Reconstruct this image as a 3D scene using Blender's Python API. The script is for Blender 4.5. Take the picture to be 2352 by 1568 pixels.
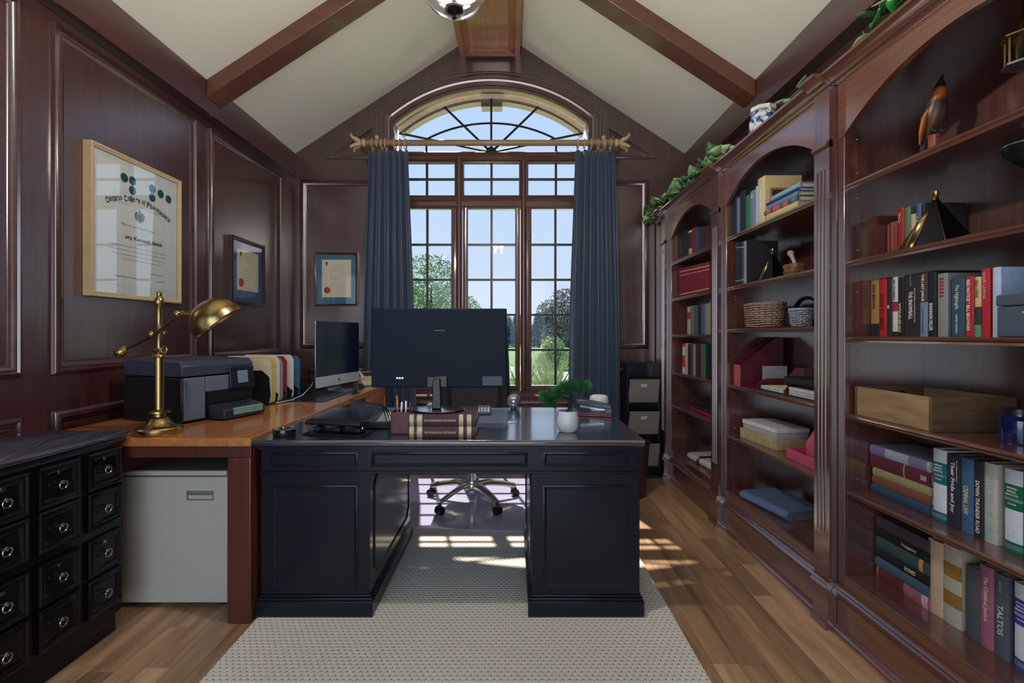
import bpy, bmesh, math, random
from mathutils import Vector, Matrix
PI = math.pi
rnd = random.Random(11)
for _o in list(bpy.data.objects):
    bpy.data.objects.remove(_o)
scene = bpy.context.scene
col = scene.collection
# ------------------------------------------------------------------ camera
F, VX, VY, EYE = 1100.0, 1175.0, 767.0, 1.21      # focal length and vanishing point in photo pixels, eye height
_cd = bpy.data.cameras.new('camera')
_cd.sensor_fit = 'HORIZONTAL'; _cd.sensor_width = 36.0; _cd.lens = F / 2352 * 36
_cd.shift_x = (1176 - VX) / 2352; _cd.shift_y = (VY - 784) / 2352
_cd.clip_start = 0.05; _cd.clip_end = 400
_cam = bpy.data.objects.new('camera', _cd); col.objects.link(_cam)
_cam.location = (0, 0, EYE); _cam.rotation_euler = (PI / 2, 0, 0)
scene.camera = _cam
# ------------------------------------------------------------------ sky, sun, exposure
scene.view_settings.view_transform = 'Standard'
scene.view_settings.look = 'None'
scene.view_settings.gamma = 1.0
scene.view_settings.use_curve_mapping = False
scene.view_settings.exposure = 2.4
world = bpy.data.worlds.new('hazy_sky'); scene.world = world; world.use_nodes = True
_nt = world.node_tree
for _n in list(_nt.nodes): _nt.nodes.remove(_n)
_tc = _nt.nodes.new('ShaderNodeTexCoord'); _sp = _nt.nodes.new('ShaderNodeSeparateXYZ')
_rp = _nt.nodes.new('ShaderNodeValToRGB'); _bg = _nt.nodes.new('ShaderNodeBackground'); _wo = _nt.nodes.new('ShaderNodeOutputWorld')
_nt.links.new(_tc.outputs['Generated'], _sp.inputs[0]); _nt.links.new(_sp.outputs['Z'], _rp.inputs[0])
_rp.color_ramp.elements[0].position = 0.0; _rp.color_ramp.elements[0].color = (0.52, 0.57, 0.64, 1)
_rp.color_ramp.elements[1].position = 1.0; _rp.color_ramp.elements[1].color = (0.26, 0.42, 0.78, 1)
_e = _rp.color_ramp.elements.new(0.25); _e.color = (0.41, 0.53, 0.70, 1)
_bg.inputs['Strength'].default_value = 0.92
_nt.links.new(_rp.outputs[0], _bg.inputs[0]); _nt.links.new(_bg.outputs[0], _wo.inputs[0])
_sl = bpy.data.lights.new('sun', 'SUN'); _sl.energy = 6.0; _sl.angle = math.radians(0.6); _sl.color = (1.0, 0.93, 0.82)
_so = bpy.data.objects.new('sun', _sl); col.objects.link(_so); _so.location = (-3, 12, 18)
_so.rotation_euler = Vector((0.25, -1.0, -1.54)).to_track_quat('-Z', 'Y').to_euler()
# ------------------------------------------------------------------ materials
def lin(r, g, b):
    f = lambda c: (c / 255 / 12.92) if c / 255 <= 0.04045 else ((c / 255 + 0.055) / 1.055) ** 2.4
    return (f(r), f(g), f(b), 1.0)
def mul(c, k): return (min(c[0] * k, 1), min(c[1] * k, 1), min(c[2] * k, 1), 1)
_mats = {}
def _new(name):
    m = bpy.data.materials.new(name); m.use_nodes = True
    nt = m.node_tree; b = nt.nodes['Principled BSDF']
    return m, nt, b
def plain(name, rgb, rough=0.5, metal=0.0, coat=0.0, vary=0.12, scale=30.0, bump=0.0, spec=0.5, sheen=0.0, trans=0.0, emit=None, coat_ior=1.5, coat_rough=0.12):
    if name in _mats: return _mats[name]
    m, nt, b = _new(name); c = lin(*rgb)
    tc = nt.nodes.new('ShaderNodeTexCoord'); nz = nt.nodes.new('ShaderNodeTexNoise'); rp = nt.nodes.new('ShaderNodeValToRGB')
    nz.inputs['Scale'].default_value = scale; nz.inputs['Detail'].default_value = 4
    rp.color_ramp.elements[0].position = 0.3; rp.color_ramp.elements[1].position = 0.7
    rp.color_ramp.elements[0].color = mul(c, 1 - vary); rp.color_ramp.elements[1].color = mul(c, 1 + vary)
    nt.links.new(tc.outputs['Object'], nz.inputs['Vector']); nt.links.new(nz.outputs['Fac'], rp.inputs[0]); nt.links.new(rp.outputs[0], b.inputs['Base Color'])
    b.inputs['Roughness'].default_value = rough; b.inputs['Metallic'].default_value = metal
    b.inputs['Coat Weight'].default_value = coat; b.inputs['Coat Roughness'].default_value = coat_rough; b.inputs['Coat IOR'].default_value = coat_ior
    b.inputs['Specular IOR Level'].default_value = spec
    b.inputs['Sheen Weight'].default_value = sheen
    b.inputs['Transmission Weight'].default_value = trans
    if bump:
        bp = nt.nodes.new('ShaderNodeBump'); bp.inputs['Strength'].default_value = bump; bp.inputs['Distance'].default_value = 0.002
        nt.links.new(nz.outputs['Fac'], bp.inputs['Height']); nt.links.new(bp.outputs[0], b.inputs['Normal'])
    if emit:
        b.inputs['Emission Color'].default_value = lin(*emit[:3]); b.inputs['Emission Strength'].default_value = emit[3]
    _mats[name] = m; return m
def wood(name, rgb1, rgb2, axis='Z', rough=0.35, coat=0.3, stretch=14.0, scale=3.0, rand=0.0, coat_rough=0.15, bump=0.05, ior=1.5, coat_ior=1.5):
    """Stained wood, grain running along one axis of the object; rand shifts the tone from board to board."""
    if name in _mats: return _mats[name]
    m, nt, b = _new(name)
    tc = nt.nodes.new('ShaderNodeTexCoord'); mp = nt.nodes.new('ShaderNodeMapping')
    s = {'X': (1, stretch, stretch), 'Y': (stretch, 1, stretch), 'Z': (stretch, stretch, 1)}[axis]
    mp.inputs['Scale'].default_value = s
    nz = nt.nodes.new('ShaderNodeTexNoise'); nz.inputs['Scale'].default_value = scale; nz.inputs['Detail'].default_value = 6; nz.inputs['Distortion'].default_value = 0.6
    n2 = nt.nodes.new('ShaderNodeTexNoise'); n2.inputs['Scale'].default_value = scale * 0.35; n2.inputs['Detail'].default_value = 2
    rp = nt.nodes.new('ShaderNodeValToRGB')
    rp.color_ramp.elements[0].position = 0.3; rp.color_ramp.elements[1].position = 0.72
    rp.color_ramp.elements[0].color = lin(*rgb1); rp.color_ramp.elements[1].color = lin(*rgb2)
    add = nt.nodes.new('ShaderNodeMath'); add.operation = 'MULTIPLY_ADD'; add.inputs[1].default_value = 0.65
    m2 = nt.nodes.new('ShaderNodeMath'); m2.operation = 'MULTIPLY'; m2.inputs[1].default_value = 0.35
    nt.links.new(tc.outputs['Object'], mp.inputs[0])
    if rand:
        oi = nt.nodes.new('ShaderNodeObjectInfo'); ad = nt.nodes.new('ShaderNodeVectorMath'); ad.operation = 'ADD'
        sc_ = nt.nodes.new('ShaderNodeMath'); sc_.operation = 'MULTIPLY'; sc_.inputs[1].default_value = 37.0
        nt.links.new(oi.outputs['Random'], sc_.inputs[0]); nt.links.new(mp.outputs[0], ad.inputs[0]); nt.links.new(sc_.outputs[0], ad.inputs[1])
        v = ad.outputs[0]
    else: v = mp.outputs[0]
    nt.links.new(v, nz.inputs['Vector']); nt.links.new(v, n2.inputs['Vector'])
    nt.links.new(n2.outputs['Fac'], m2.inputs[0]); nt.links.new(nz.outputs['Fac'], add.inputs[0]); nt.links.new(m2.outputs[0], add.inputs[2])
    nt.links.new(add.outputs[0], rp.inputs[0])
    out = rp.outputs[0]
    if rand:
        hv = nt.nodes.new('ShaderNodeHueSaturation'); mr = nt.nodes.new('ShaderNodeMapRange')
        mr.inputs['To Min'].default_value = 1 - rand; mr.inputs['To Max'].default_value = 1 + rand
        nt.links.new(oi.outputs['Random'], mr.inputs[0]); nt.links.new(mr.outputs[0], hv.inputs['Value']); nt.links.new(out, hv.inputs['Color']); out = hv.outputs[0]
    nt.links.new(out, b.inputs['Base Color'])
    b.inputs['Roughness'].default_value = rough; b.inputs['Coat Weight'].default_value = coat; b.inputs['Coat Roughness'].default_value = coat_rough
    b.inputs['IOR'].default_value = ior; b.inputs['Coat IOR'].default_value = coat_ior
    bp = nt.nodes.new('ShaderNodeBump'); bp.inputs['Strength'].default_value = bump; bp.inputs['Distance'].default_value = 0.002
    nt.links.new(nz.outputs['Fac'], bp.inputs['Height']); nt.links.new(bp.outputs[0], b.inputs['Normal'])
    _mats[name] = m; return m
def sheet_glass(name, tint=(0.97, 0.985, 0.99), refl=1.0, rough=0.0):
    if name in _mats: return _mats[name]
    m = bpy.data.materials.new(name); m.use_nodes = True; nt = m.node_tree
    for n in list(nt.nodes): nt.nodes.remove(n)
    out = nt.nodes.new('ShaderNodeOutputMaterial'); mx = nt.nodes.new('ShaderNodeMixShader'); tr = nt.nodes.new('ShaderNodeBsdfTransparent')
    gl = nt.nodes.new('ShaderNodeBsdfGlossy'); lw = nt.nodes.new('ShaderNodeLayerWeight'); lw.inputs[0].default_value = 0.5
    pw_ = nt.nodes.new('ShaderNodeMath'); pw_.operation = 'POWER'; pw_.inputs[1].default_value = 5.0
    mm = nt.nodes.new('ShaderNodeMath'); mm.operation = 'MULTIPLY_ADD'; mm.inputs[1].default_value = 0.96 * refl * 0.5; mm.inputs[2].default_value = 0.04 * refl * 0.5; mm.use_clamp = True
    tr.inputs[0].default_value = (*tint, 1); gl.inputs['Roughness'].default_value = rough
    nt.links.new(lw.outputs['Facing'], pw_.inputs[0]); nt.links.new(pw_.outputs[0], mm.inputs[0])
    nt.links.new(mm.outputs[0], mx.inputs[0]); nt.links.new(tr.outputs[0], mx.inputs[1]); nt.links.new(gl.outputs[0], mx.inputs[2])
    nt.links.new(mx.outputs[0], out.inputs[0])
    _mats[name] = m; return m

W1, W2 = (52, 24, 24), (80, 40, 37)
MAHOG = wood('mahogany_wall', W1, W2, 'Z', rough=0.4, coat=1.0, coat_rough=0.22, stretch=22, scale=2.2, coat_ior=1.95, bump=0.012)
MAHOGY = wood('mahogany_along', W1, W2, 'Y', rough=0.4, coat=1.0, coat_rough=0.2, stretch=22, scale=2.2, coat_ior=1.95, bump=0.012)
MAHOGX = wood('mahogany_across', W1, W2, 'X', rough=0.4, coat=1.0, coat_rough=0.2, stretch=22, scale=2.2, coat_ior=1.95, bump=0.012)
BEAM = wood('mahogany_beam', (78, 44, 33), (110, 66, 50), 'X', rough=0.4, coat=0.6, stretch=18)
RIDGE = wood('ridge_beam_wood', (136, 82, 58), (172, 110, 78), 'Y', rough=0.4, coat=0.3, stretch=18)
CASE = wood('bookcase_mahogany', (62, 33, 28), (100, 57, 46), 'Z', rough=0.38, coat=1.0, coat_rough=0.17, stretch=20, coat_ior=2.2)
CASEY = wood('bookcase_mahogany_along_lit', (78, 43, 33), (122, 74, 56), 'Y', rough=0.36, coat=1.0, coat_rough=0.15, stretch=20, coat_ior=2.2)  # same wood, colour brightened for lit shelf tops and edges
SASH = wood('window_wood', (68, 41, 37), (100, 63, 54), 'Z', rough=0.4, coat=0.6, stretch=18)
SASHX = wood('window_wood_across', (68, 41, 37), (100, 63, 54), 'X', rough=0.4, coat=0.6, stretch=18)
FLOORM = wood('oak_floor', (128, 94, 66), (206, 164, 122), 'Y', rough=0.36, coat=0.25, coat_rough=0.25, stretch=9, scale=2.4, rand=0.32)
CHERRY = wood('cherry_desk_lit', (160, 94, 52), (208, 138, 80), 'Y', rough=0.28, coat=0.6, coat_rough=0.1, stretch=14)  # colour lightened to carry the orange window sheen on the top
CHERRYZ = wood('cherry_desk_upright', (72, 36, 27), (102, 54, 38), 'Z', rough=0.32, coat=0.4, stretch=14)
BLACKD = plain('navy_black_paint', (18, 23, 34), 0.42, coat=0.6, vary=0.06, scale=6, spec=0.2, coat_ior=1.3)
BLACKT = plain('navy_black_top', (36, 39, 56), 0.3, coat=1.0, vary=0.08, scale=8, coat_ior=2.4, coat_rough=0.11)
EBONY = plain('ebony_paint', (7, 7, 10), 0.4, coat=0.6, vary=0.1, spec=0.2, coat_ior=1.35)
CEIL = plain('ceiling_paint', (226, 223, 208), 0.7, vary=0.01)
BRASS = plain('aged_brass', (172, 148, 98), 0.26, metal=1.0, vary=0.12, scale=18)
SILVER = plain('brushed_silver', (190, 194, 202), 0.3, metal=1.0, vary=0.04)
NICKEL = plain('nickel', (165, 165, 168), 0.22, metal=1.0, vary=0.05)
BLACKP = plain('black_plastic', (18, 19, 22), 0.36, vary=0.08)
DARKP = plain('charcoal_plastic', (42, 46, 54), 0.38, vary=0.06)
GREYP = plain('slate_plastic', (98, 108, 122), 0.35, vary=0.05)
WHITEP = plain('white_plastic', (226, 228, 232), 0.35, vary=0.02)
PAPER = plain('paper_white', (222, 220, 214), 0.8, vary=0.04)
PAGES = plain('book_pages', (206, 192, 164), 0.85, vary=0.12, scale=160)
GLASS = sheet_glass('window_glass', (0.535, 0.54, 0.55))
PGLASS = sheet_glass('picture_glass', (0.97, 0.98, 0.98), refl=5.0)
PGLASS2 = sheet_glass('small_picture_glass', (0.98, 0.98, 0.98), refl=1.6)
MUNTIN = plain('black_muntin', (20, 19, 22), 0.4, vary=0.05)
BURG = plain('burgundy_leather', (84, 24, 35), 0.42, vary=0.12, bump=0.1)
# ------------------------------------------------------------------ mesh helpers
WM = {}
def wmat(o):
    if o is None: return Matrix.Identity(4)
    return WM.get(o.name, Matrix.Identity(4))
class MB:
    def __init__(s): s.v = []; s.f = []; s.M = Matrix.Identity(4)
    def at(s, loc=(0, 0, 0), rz=0.0, rx=0.0, ry=0.0):
        s.M = Matrix.Translation(loc) @ Matrix.Rotation(rz, 4, 'Z') @ Matrix.Rotation(ry, 4, 'Y') @ Matrix.Rotation(rx, 4, 'X'); return s
    def add(s, vs, fs):
        n = len(s.v)
        s.v += [tuple(s.M @ Vector(p)) for p in vs]; s.f += [tuple(n + i for i in f) for f in fs]; return s
    def box(s, x0, x1, y0, y1, z0, z1):
        return s.add([(x0, y0, z0), (x1, y0, z0), (x1, y1, z0), (x0, y1, z0), (x0, y0, z1), (x1, y0, z1), (x1, y1, z1), (x0, y1, z1)],
                     [(3, 2, 1, 0), (4, 5, 6, 7), (0, 1, 5, 4), (1, 2, 6, 5), (2, 3, 7, 6), (3, 0, 4, 7)])
    def prism(s, pts, axis, a, b):
        """A 2D outline drawn along an axis from a to b (X: outline in y,z; Y: x,z; Z: x,y)."""
        k = {'X': lambda p, t: (t, p[0], p[1]), 'Y': lambda p, t: (p[0], t, p[1]), 'Z': lambda p, t: (p[0], p[1], t)}[axis]
        n = len(pts)
        return s.add([k(p, a) for p in pts] + [k(p, b) for p in pts],
                     [tuple(range(n)), tuple(range(2 * n - 1, n - 1, -1))] + [(i, (i + 1) % n, n + (i + 1) % n, n + i) for i in range(n)])
    def lathe(s, prof, seg=24, c=(0, 0, 0), close=True):
        vs = []; fs = []; n = len(prof)
        for i in range(seg):
            a = 2 * PI * i / seg
            for r, z in prof: vs.append((c[0] + r * math.cos(a), c[1] + r * math.sin(a), c[2] + z))
        for i in range(seg):
            j = (i + 1) % seg
            for k in range(n - 1): fs.append((i * n + k, j * n + k, j * n + k + 1, i * n + k + 1))
        if close:
            if prof[0][0] > 1e-6: fs.append(tuple(i * n for i in range(seg)))
            if prof[-1][0] > 1e-6: fs.append(tuple(i * n + n - 1 for i in reversed(range(seg))))
        return s.add(vs, fs)
    def sphere(s, c, r, seg=16, rings=10, sc=(1, 1, 1)):
        prof = [(math.sin(PI * k / rings), -math.cos(PI * k / rings)) for k in range(rings + 1)]
        old = s.M; s.M = old @ Matrix.Translation(c) @ Matrix.Diagonal((r * sc[0], r * sc[1], r * sc[2], 1))
        s.lathe(prof, seg, close=False); s.M = old; return s
    def tube(s, path, rad, seg=8, closed=False, flat=1.0):
        P = [Vector(p) for p in path]; n = len(P)
        rr = rad if isinstance(rad, (list, tuple)) else [rad] * n
        vs = []; fs = []; up = None
        for i in range(n):
            a = P[(i - 1) % n] if (closed or i > 0) else P[i]; b = P[(i + 1) % n] if (closed or i < n - 1) else P[i]
            t = (b - a).normalized()
            if up is None: up = t.orthogonal().normalized()
            up = (up - t * up.dot(t))
            up = up.normalized() if up.length > 1e-6 else t.orthogonal().normalized()
            w = t.cross(up)
            for k in range(seg):
                q = 2 * PI * k / seg; vs.append(tuple(P[i] + up * (rr[i] * math.cos(q)) + w * (rr[i] * flat * math.sin(q))))
        for i in range(n if closed else n - 1):
            j = (i + 1) % n
            for k in range(seg): fs.append((i * seg + k, i * seg + (k + 1) % seg, j * seg + (k + 1) % seg, j * seg + k))
        if not closed: fs += [tuple(range(seg - 1, -1, -1)), tuple((n - 1) * seg + k for k in range(seg))]
        return s.add(vs, fs)
    def torus(s, c, R_, r, axis='Z', seg=24, ss=8):
        pts = []
        for i in range(seg):
            a = 2 * PI * i / seg; u, w = R_ * math.cos(a), R_ * math.sin(a)
            pts.append({'Z': (c[0] + u, c[1] + w, c[2]), 'X': (c[0], c[1] + u, c[2] + w), 'Y': (c[0] + u, c[1], c[2] + w)}[axis])
        return s.tube(pts, r, ss, closed=True)
    def frame(s, poly, prof, to3, closed=True):
        """Mitred moulding: profile (inward offset, height) swept round a 2D outline."""
        n = len(poly); A = sum(poly[i][0] * poly[(i + 1) % n][1] - poly[(i + 1) % n][0] * poly[i][1] for i in range(n))
        sg = 1 if A > 0 else -1
        P = [Vector(p) for p in poly]; vs = []; fs = []; m = len(prof)
        for i in range(n):
            def nrm(a, b):
                d = (b - a).normalized(); return Vector((-d.y, d.x)) * sg
            if closed or 0 < i < n - 1:
                n1 = nrm(P[i - 1], P[i]); n2 = nrm(P[i], P[(i + 1) % n]); mt = (n1 + n2); mt = mt / max(mt.dot(n1), 0.2)
            elif i == 0: mt = nrm(P[0], P[1])
            else: mt = nrm(P[n - 2], P[n - 1])
            for u, h in prof:
                q = P[i] + mt * u; vs.append(to3(q.x, q.y, h))
        for i in range(n if closed else n - 1):
            j = (i + 1) % n
            for k in range(m - 1): fs.append((i * m + k, i * m + k + 1, j * m + k + 1, j * m + k))
        if not closed: fs += [tuple(range(m)), tuple((n - 1) * m + k for k in range(m - 1, -1, -1))]
        return s.add(vs, fs)
    def build(s, name, mat, parent=None, world=False, smooth=True, bevel=0.0, solid=0.0, sub=0, angle=38, link=True):
        me = bpy.data.meshes.new(name)
        vs = s.v
        if world and parent is not None:
            inv = wmat(parent).inverted(); vs = [tuple(inv @ Vector(p)) for p in vs]
        me.from_pydata(vs, [], s.f); me.validate()
        bm = bmesh.new(); bm.from_mesh(me); bmesh.ops.recalc_face_normals(bm, faces=bm.faces); bm.to_mesh(me); bm.free()
        if smooth:
            me.polygons.foreach_set('use_smooth', [True] * len(me.polygons)); me.set_sharp_from_angle(angle=math.radians(angle))
        if mat: me.materials.append(mat)
        o = bpy.data.objects.new(name, me); col.objects.link(o)
        if parent is not None: o.parent = parent; WM[o.name] = wmat(parent)
        if solid:
            q = o.modifiers.new('thickness', 'SOLIDIFY'); q.thickness = solid; q.offset = 0
        if bevel:
            q = o.modifiers.new('soft_edge', 'BEVEL'); q.width = bevel; q.segments = 2; q.limit_method = 'ANGLE'; q.angle_limit = math.radians(40); q.harden_normals = False
        if sub:
            q = o.modifiers.new('smooth', 'SUBSURF'); q.levels = sub; q.render_levels = sub
        return o
def tag(o, label=None, cat=None, group=None, kind=None):
    if label: o['label'] = label
    if cat: o['category'] = cat
    if group: o['group'] = group
    if kind: o['kind'] = kind
    return o
def thing(name, label, cat, loc=(0, 0, 0), rz=0.0, group=None, rot=None, kind=None):
    o = bpy.data.objects.new(name, None); col.objects.link(o); o.empty_display_size = 0.05
    o.location = loc; o.rotation_euler = rot if rot else (0, 0, rz)
    WM[o.name] = Matrix.Translation(loc) @ o.rotation_euler.to_matrix().to_4x4()
    return tag(o, label, cat, group, kind)
def place(proto, parent, loc=(0, 0, 0), rot=(0, 0, 0), sc=1.0, name=None):
    c = proto.copy(); c.name = name or proto.name.split('.')[0]; col.objects.link(c); c.parent = parent
    c.location = loc; c.rotation_euler = rot; c.scale = (sc, sc, sc) if not isinstance(sc, (tuple, list)) else sc
    WM[c.name] = wmat(parent); return c
def copy_tree(o, parent=None):
    c = o.copy(); col.objects.link(c); c.parent = parent
    for ch in list(o.children): copy_tree(ch, c)
    return c
_txt = {}
def lettering(parent, text, length, center, xdir, ydir, mat, height=None, name='lettering', bold=0.0):
    """Flat letters laid on a surface of the parent (local axes)."""
    key = (text, bold)
    if key not in _txt:
        cu = bpy.data.curves.new('letters', 'FONT'); cu.body = text; cu.size = 1.0; cu.resolution_u = 2; cu.offset = bold
        ob = bpy.data.objects.new('letters', cu); me = ob.to_mesh()
        _txt[key] = ([tuple(v.co) for v in me.vertices], [tuple(p.vertices) for p in me.polygons])
        ob.to_mesh_clear(); bpy.data.objects.remove(ob); bpy.data.curves.remove(cu)
    vs, fs = _txt[key]
    xs = [v[0] for v in vs]; ys = [v[1] for v in vs]
    w = max(xs) - min(xs); h = max(ys) - min(ys); cx = (max(xs) + min(xs)) / 2; cy = (max(ys) + min(ys)) / 2
    sx = length / w; sy = (height / h) if height else sx
    X = Vector(xdir); Y = Vector(ydir); C = Vector(center)
    m = MB(); m.add([tuple(C + X * ((v[0] - cx) * sx) + Y * ((v[1] - cy) * sy)) for v in vs], fs)
    me = bpy.data.meshes.new(name); me.from_pydata(m.v, [], m.f); me.materials.append(mat)
    o = bpy.data.objects.new(name, me); col.objects.link(o); o.parent = parent; WM[o.name] = wmat(parent)
    return o
def yof(px, X): return F * X / (px - VX)               # depth at which a thing at distance X to the side shows at photo column px
def zof(py, d): return EYE - (py - VY) * d / F
def rect(a0, a1, b0, b1): return [(a0, b0), (a1, b0), (a1, b1), (a0, b1)]
PANEL_PROF = [(-0.002, 0.0), (0.0, 0.014), (0.008, 0.022), (0.016, 0.024), (0.022, 0.016), (0.030, 0.018), (0.038, 0.011), (0.048, 0.009), (0.056, 0.0)]
# ------------------------------------------------------------------ the room shell
XL, XR, YB, YF = -2.083, 1.68, 4.43, -1.0
XC, ZE, SLOPE = -0.2, 2.88, 0.658
def ceil_z(x): return ZE + SLOPE * ((x + 2.0) if x < XC else (1.6 - x))
fl = MB(); fl.box(XL - 0.1, XR + 0.1, YF, YB + 0.1, -0.06, -0.014)
floor = tag(fl.build('floor', plain('subfloor', (40, 26, 18), 0.8)), 'brown wood plank floor of the study', 'floor', kind='structure')
pw = 0.094; n_row = int((XR - XL) / pw) + 1
plank_protos = {}
def plank_mesh(L):
    L = round(L, 2)
    if L not in plank_protos:
        m = MB(); m.box(-pw / 2 + 0.0007, pw / 2 - 0.0007, 0.0007, L - 0.0007, -0.014, 0.0)
        plank_protos[L] = m.build('plank', FLOORM, floor, smooth=False)
        return plank_protos[L], True
    return plank_protos[L], False
for i in range(n_row):
    x = XL + pw * (i + 0.5)
    if x + pw / 2 > XR + 0.06: break
    y = YF - rnd.random() * 0.9
    while y < YB:
        L = rnd.choice([0.62, 0.9, 1.22, 1.5]); p, first = plank_mesh(L)
        if first: p.location = (x, y, 0)
        else: place(p, floor, (x, y, 0))
        y += L
cl = MB()
for s_ in (-1, 1):
    xe = XL - 0.1 if s_ < 0 else XR + 0.1
    pts = [(xe, ceil_z(xe)), (XC, ceil_z(XC)), (XC, ceil_z(XC) + 0.12), (xe, ceil_z(xe) + 0.12)]
    cl.prism(pts, 'Y', YF, YB + 0.3)
tag(cl.build('ceiling', CEIL, smooth=False), 'cream painted vaulted ceiling', 'ceiling', kind='structure')
# left wall with framed panels
wl = tag(MB().box(XL - 0.1, XL, YF, YB + 0.1, 0, 2.9).build('wall_left', MAHOG, smooth=False), 'left mahogany wall with raised panel frames', 'wall', kind='structure')
toL = lambda a, b, h: (XL + h, a, b)
for (a0, a1) in ((0.90, 2.024), (2.168, 3.147), (3.297, 4.298)):
    m = MB(); m.frame(rect(a0, a1, 1.03, 2.625), PANEL_PROF, toL); m.build('panel_molding', MAHOGY, wl, world=True)
    m = MB(); m.box(XL + 0.0005, XL + 0.004, a0 + 0.056, a1 - 0.056, 1.086, 2.569); m.build('panel', MAHOG, wl, world=True, smooth=False)
    m = MB(); m.frame(rect(a0, a1, 0.2, 0.857), PANEL_PROF, toL); m.build('panel_molding', MAHOGY, wl, world=True)
wr = tag(MB().box(XR, XR + 0.1, YF, YB + 0.1, 0, 2.9).build('wall_right', MAHOG, smooth=False), 'right mahogany wall behind the bookcases', 'wall', kind='structure')
# unseen wall behind the camera, wide doorway added to let in fill light
m = MB(); m.box(XL - 0.1, -1.65, YF - 0.12, YF, 0, 2.9); m.box(0.7, XR + 0.1, YF - 0.12, YF, 0, 2.9); m.box(-1.65, 0.7, YF - 0.12, YF, 2.4, 2.9)
m.prism([(XL - 0.1, 2.9), (XR + 0.1, 2.9), (XC, 4.08)], 'Y', YF - 0.12, YF)
tag(m.build('wall_rear', MAHOG, smooth=False), 'mahogany wall behind the viewer with a wide doorway added for fill light', 'wall', kind='structure')
# back wall with the arched opening
WC, HW, ZC_, R_OPEN, R_CAS, R_GL, ZSILL = -0.19, 0.93, 2.097, 1.446, 1.535, 1.313, 0.64
def arch(x, r): return ZC_ + math.sqrt(max(r * r - (x - WC) ** 2, 0))
wbk = MB(); xs = sorted(set([XL - 0.1, XC, XR + 0.1] + [WC - HW + 2 * HW * i / 28 for i in range(29)]))
T = 0.14
def slab(x0, x1, lo, hi):
    z = [lo(x0), lo(x1), hi(x1), hi(x0)]
    wbk.add([(x0, YB, z[0]), (x1, YB, z[1]), (x1, YB, z[2]), (x0, YB, z[3]), (x0, YB + T, z[0]), (x1, YB + T, z[1]), (x1, YB + T, z[2]), (x0, YB + T, z[3])],
            [(0, 1, 2, 3), (7, 6, 5, 4), (0, 4, 5, 1), (3, 2, 6, 7)] + ([(0, 3, 7, 4)] if abs(x0 - (WC + HW)) < 1e-6 else []) + ([(1, 5, 6, 2)] if abs(x1 - (WC - HW)) < 1e-6 else []))
top = lambda x: ceil_z(x) + 0.02
for x0, x1 in zip(xs[:-1], xs[1:]):
    mid = (x0 + x1) / 2
    if abs(mid - WC) < HW:
        slab(x0, x1, lambda x: 0, lambda x: ZSILL); slab(x0, x1, lambda x: arch(x, R_OPEN), top)
    else: slab(x0, x1, lambda x: 0, top)
wall_back = tag(wbk.build('wall_back', MAHOG, smooth=False), 'back mahogany gable wall around the arched window', 'wall', kind='structure')
toB = lambda a, b, h: (a, YB - h, b)
for (a0, a1) in ((-1.95, -1.265), (0.875, 1.262)):
    m = MB(); m.frame(rect(a0, a1, 1.077, 2.636), PANEL_PROF, toB); m.build('panel_molding', MAHOG, wall_back, world=True)
    m = MB(); m.frame(rect(a0, a1, 0.2, 0.90), PANEL_PROF, toB); m.build('panel_molding', MAHOG, wall_back, world=True)
TRI = [(-0.002, 0.0), (0.0, 0.012), (0.012, 0.016), (0.02, 0.008), (0.034, 0.006), (0.04, 0.0)]
for tri in ([(-1.712, 2.83), (-1.277, 2.83), (-1.277, 3.13)], [(0.886, 2.83), (1.337, 2.83), (0.886, 3.13)]):
    m = MB(); m.frame(tri, TRI, toB); m.build('panel_molding', MAHOGX, wall_back, world=True)
# arched casing round the window
hwc = 1.024
path = [(WC - hwc, 0.50)] + [(WC - hwc, arch(WC - hwc, R_CAS))] + [(WC + hwc * (-1 + 2 * i / 28), arch(WC + hwc * (-1 + 2 * i / 28), R_CAS)) for i in range(1, 28)] + [(WC + hwc, arch(WC + hwc, R_CAS)), (WC + hwc, 0.50)]
m = MB(); m.frame(path, [(0, 0), (0, 0.02), (0.012, 0.028), (0.02, 0.022), (0.03, 0.026), (0.055, 0.026), (0.065, 0.018), (0.075, 0.022), (0.09, 0.014), (0.092, 0.0)], toB, closed=False)
m.build('window_casing', MAHOG, wall_back, world=True)
m = MB(); m.box(XL, XR, YB - 0.018, YB - 0.0005, 0, 0.13); m.box(XL, XR, YB - 0.026, YB - 0.0005, 0.13, 0.15)
tag(m.build('baseboard_back', MAHOGX), 'mahogany baseboard along the window wall', 'baseboard', kind='structure')
# beams and fascias
def trim(n, mb, mat, label, **k): return tag(mb.build('trim_%d' % n, mat, **k), label, 'beam', kind='structure')
m = MB(); m.prism([(XL + 0.001, 2.672), (-2.0, 2.672), (-2.0, ceil_z(-2.0) - 0.001), (XL + 0.001, ceil_z(XL) - 0.001)], 'Y', YF, YB - 0.001)
m.prism([(-2.004, 2.664), (-1.992, 2.664), (-1.992, 2.676), (-2.004, 2.684)], 'Y', YF, YB - 0.001)
trim(1, m, MAHOGY, 'mahogany fascia beam along the top of the left wall')
m = MB(); m.prism([(1.6, 2.672), (XR - 0.001, 2.672), (XR - 0.001, ceil_z(XR) - 0.001), (1.6, ceil_z(1.6) - 0.001)], 'Y', YF, YB - 0.001)
m.prism([(1.604, 2.664), (1.592, 2.664), (1.592, 2.676), (1.604, 2.684)], 'Y', YF, YB - 0.001)
trim(2, m, MAHOGY, 'mahogany fascia beam above the bookcases')
RB0, RB1, RBZ = -0.478, 0.078, 3.785
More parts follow.
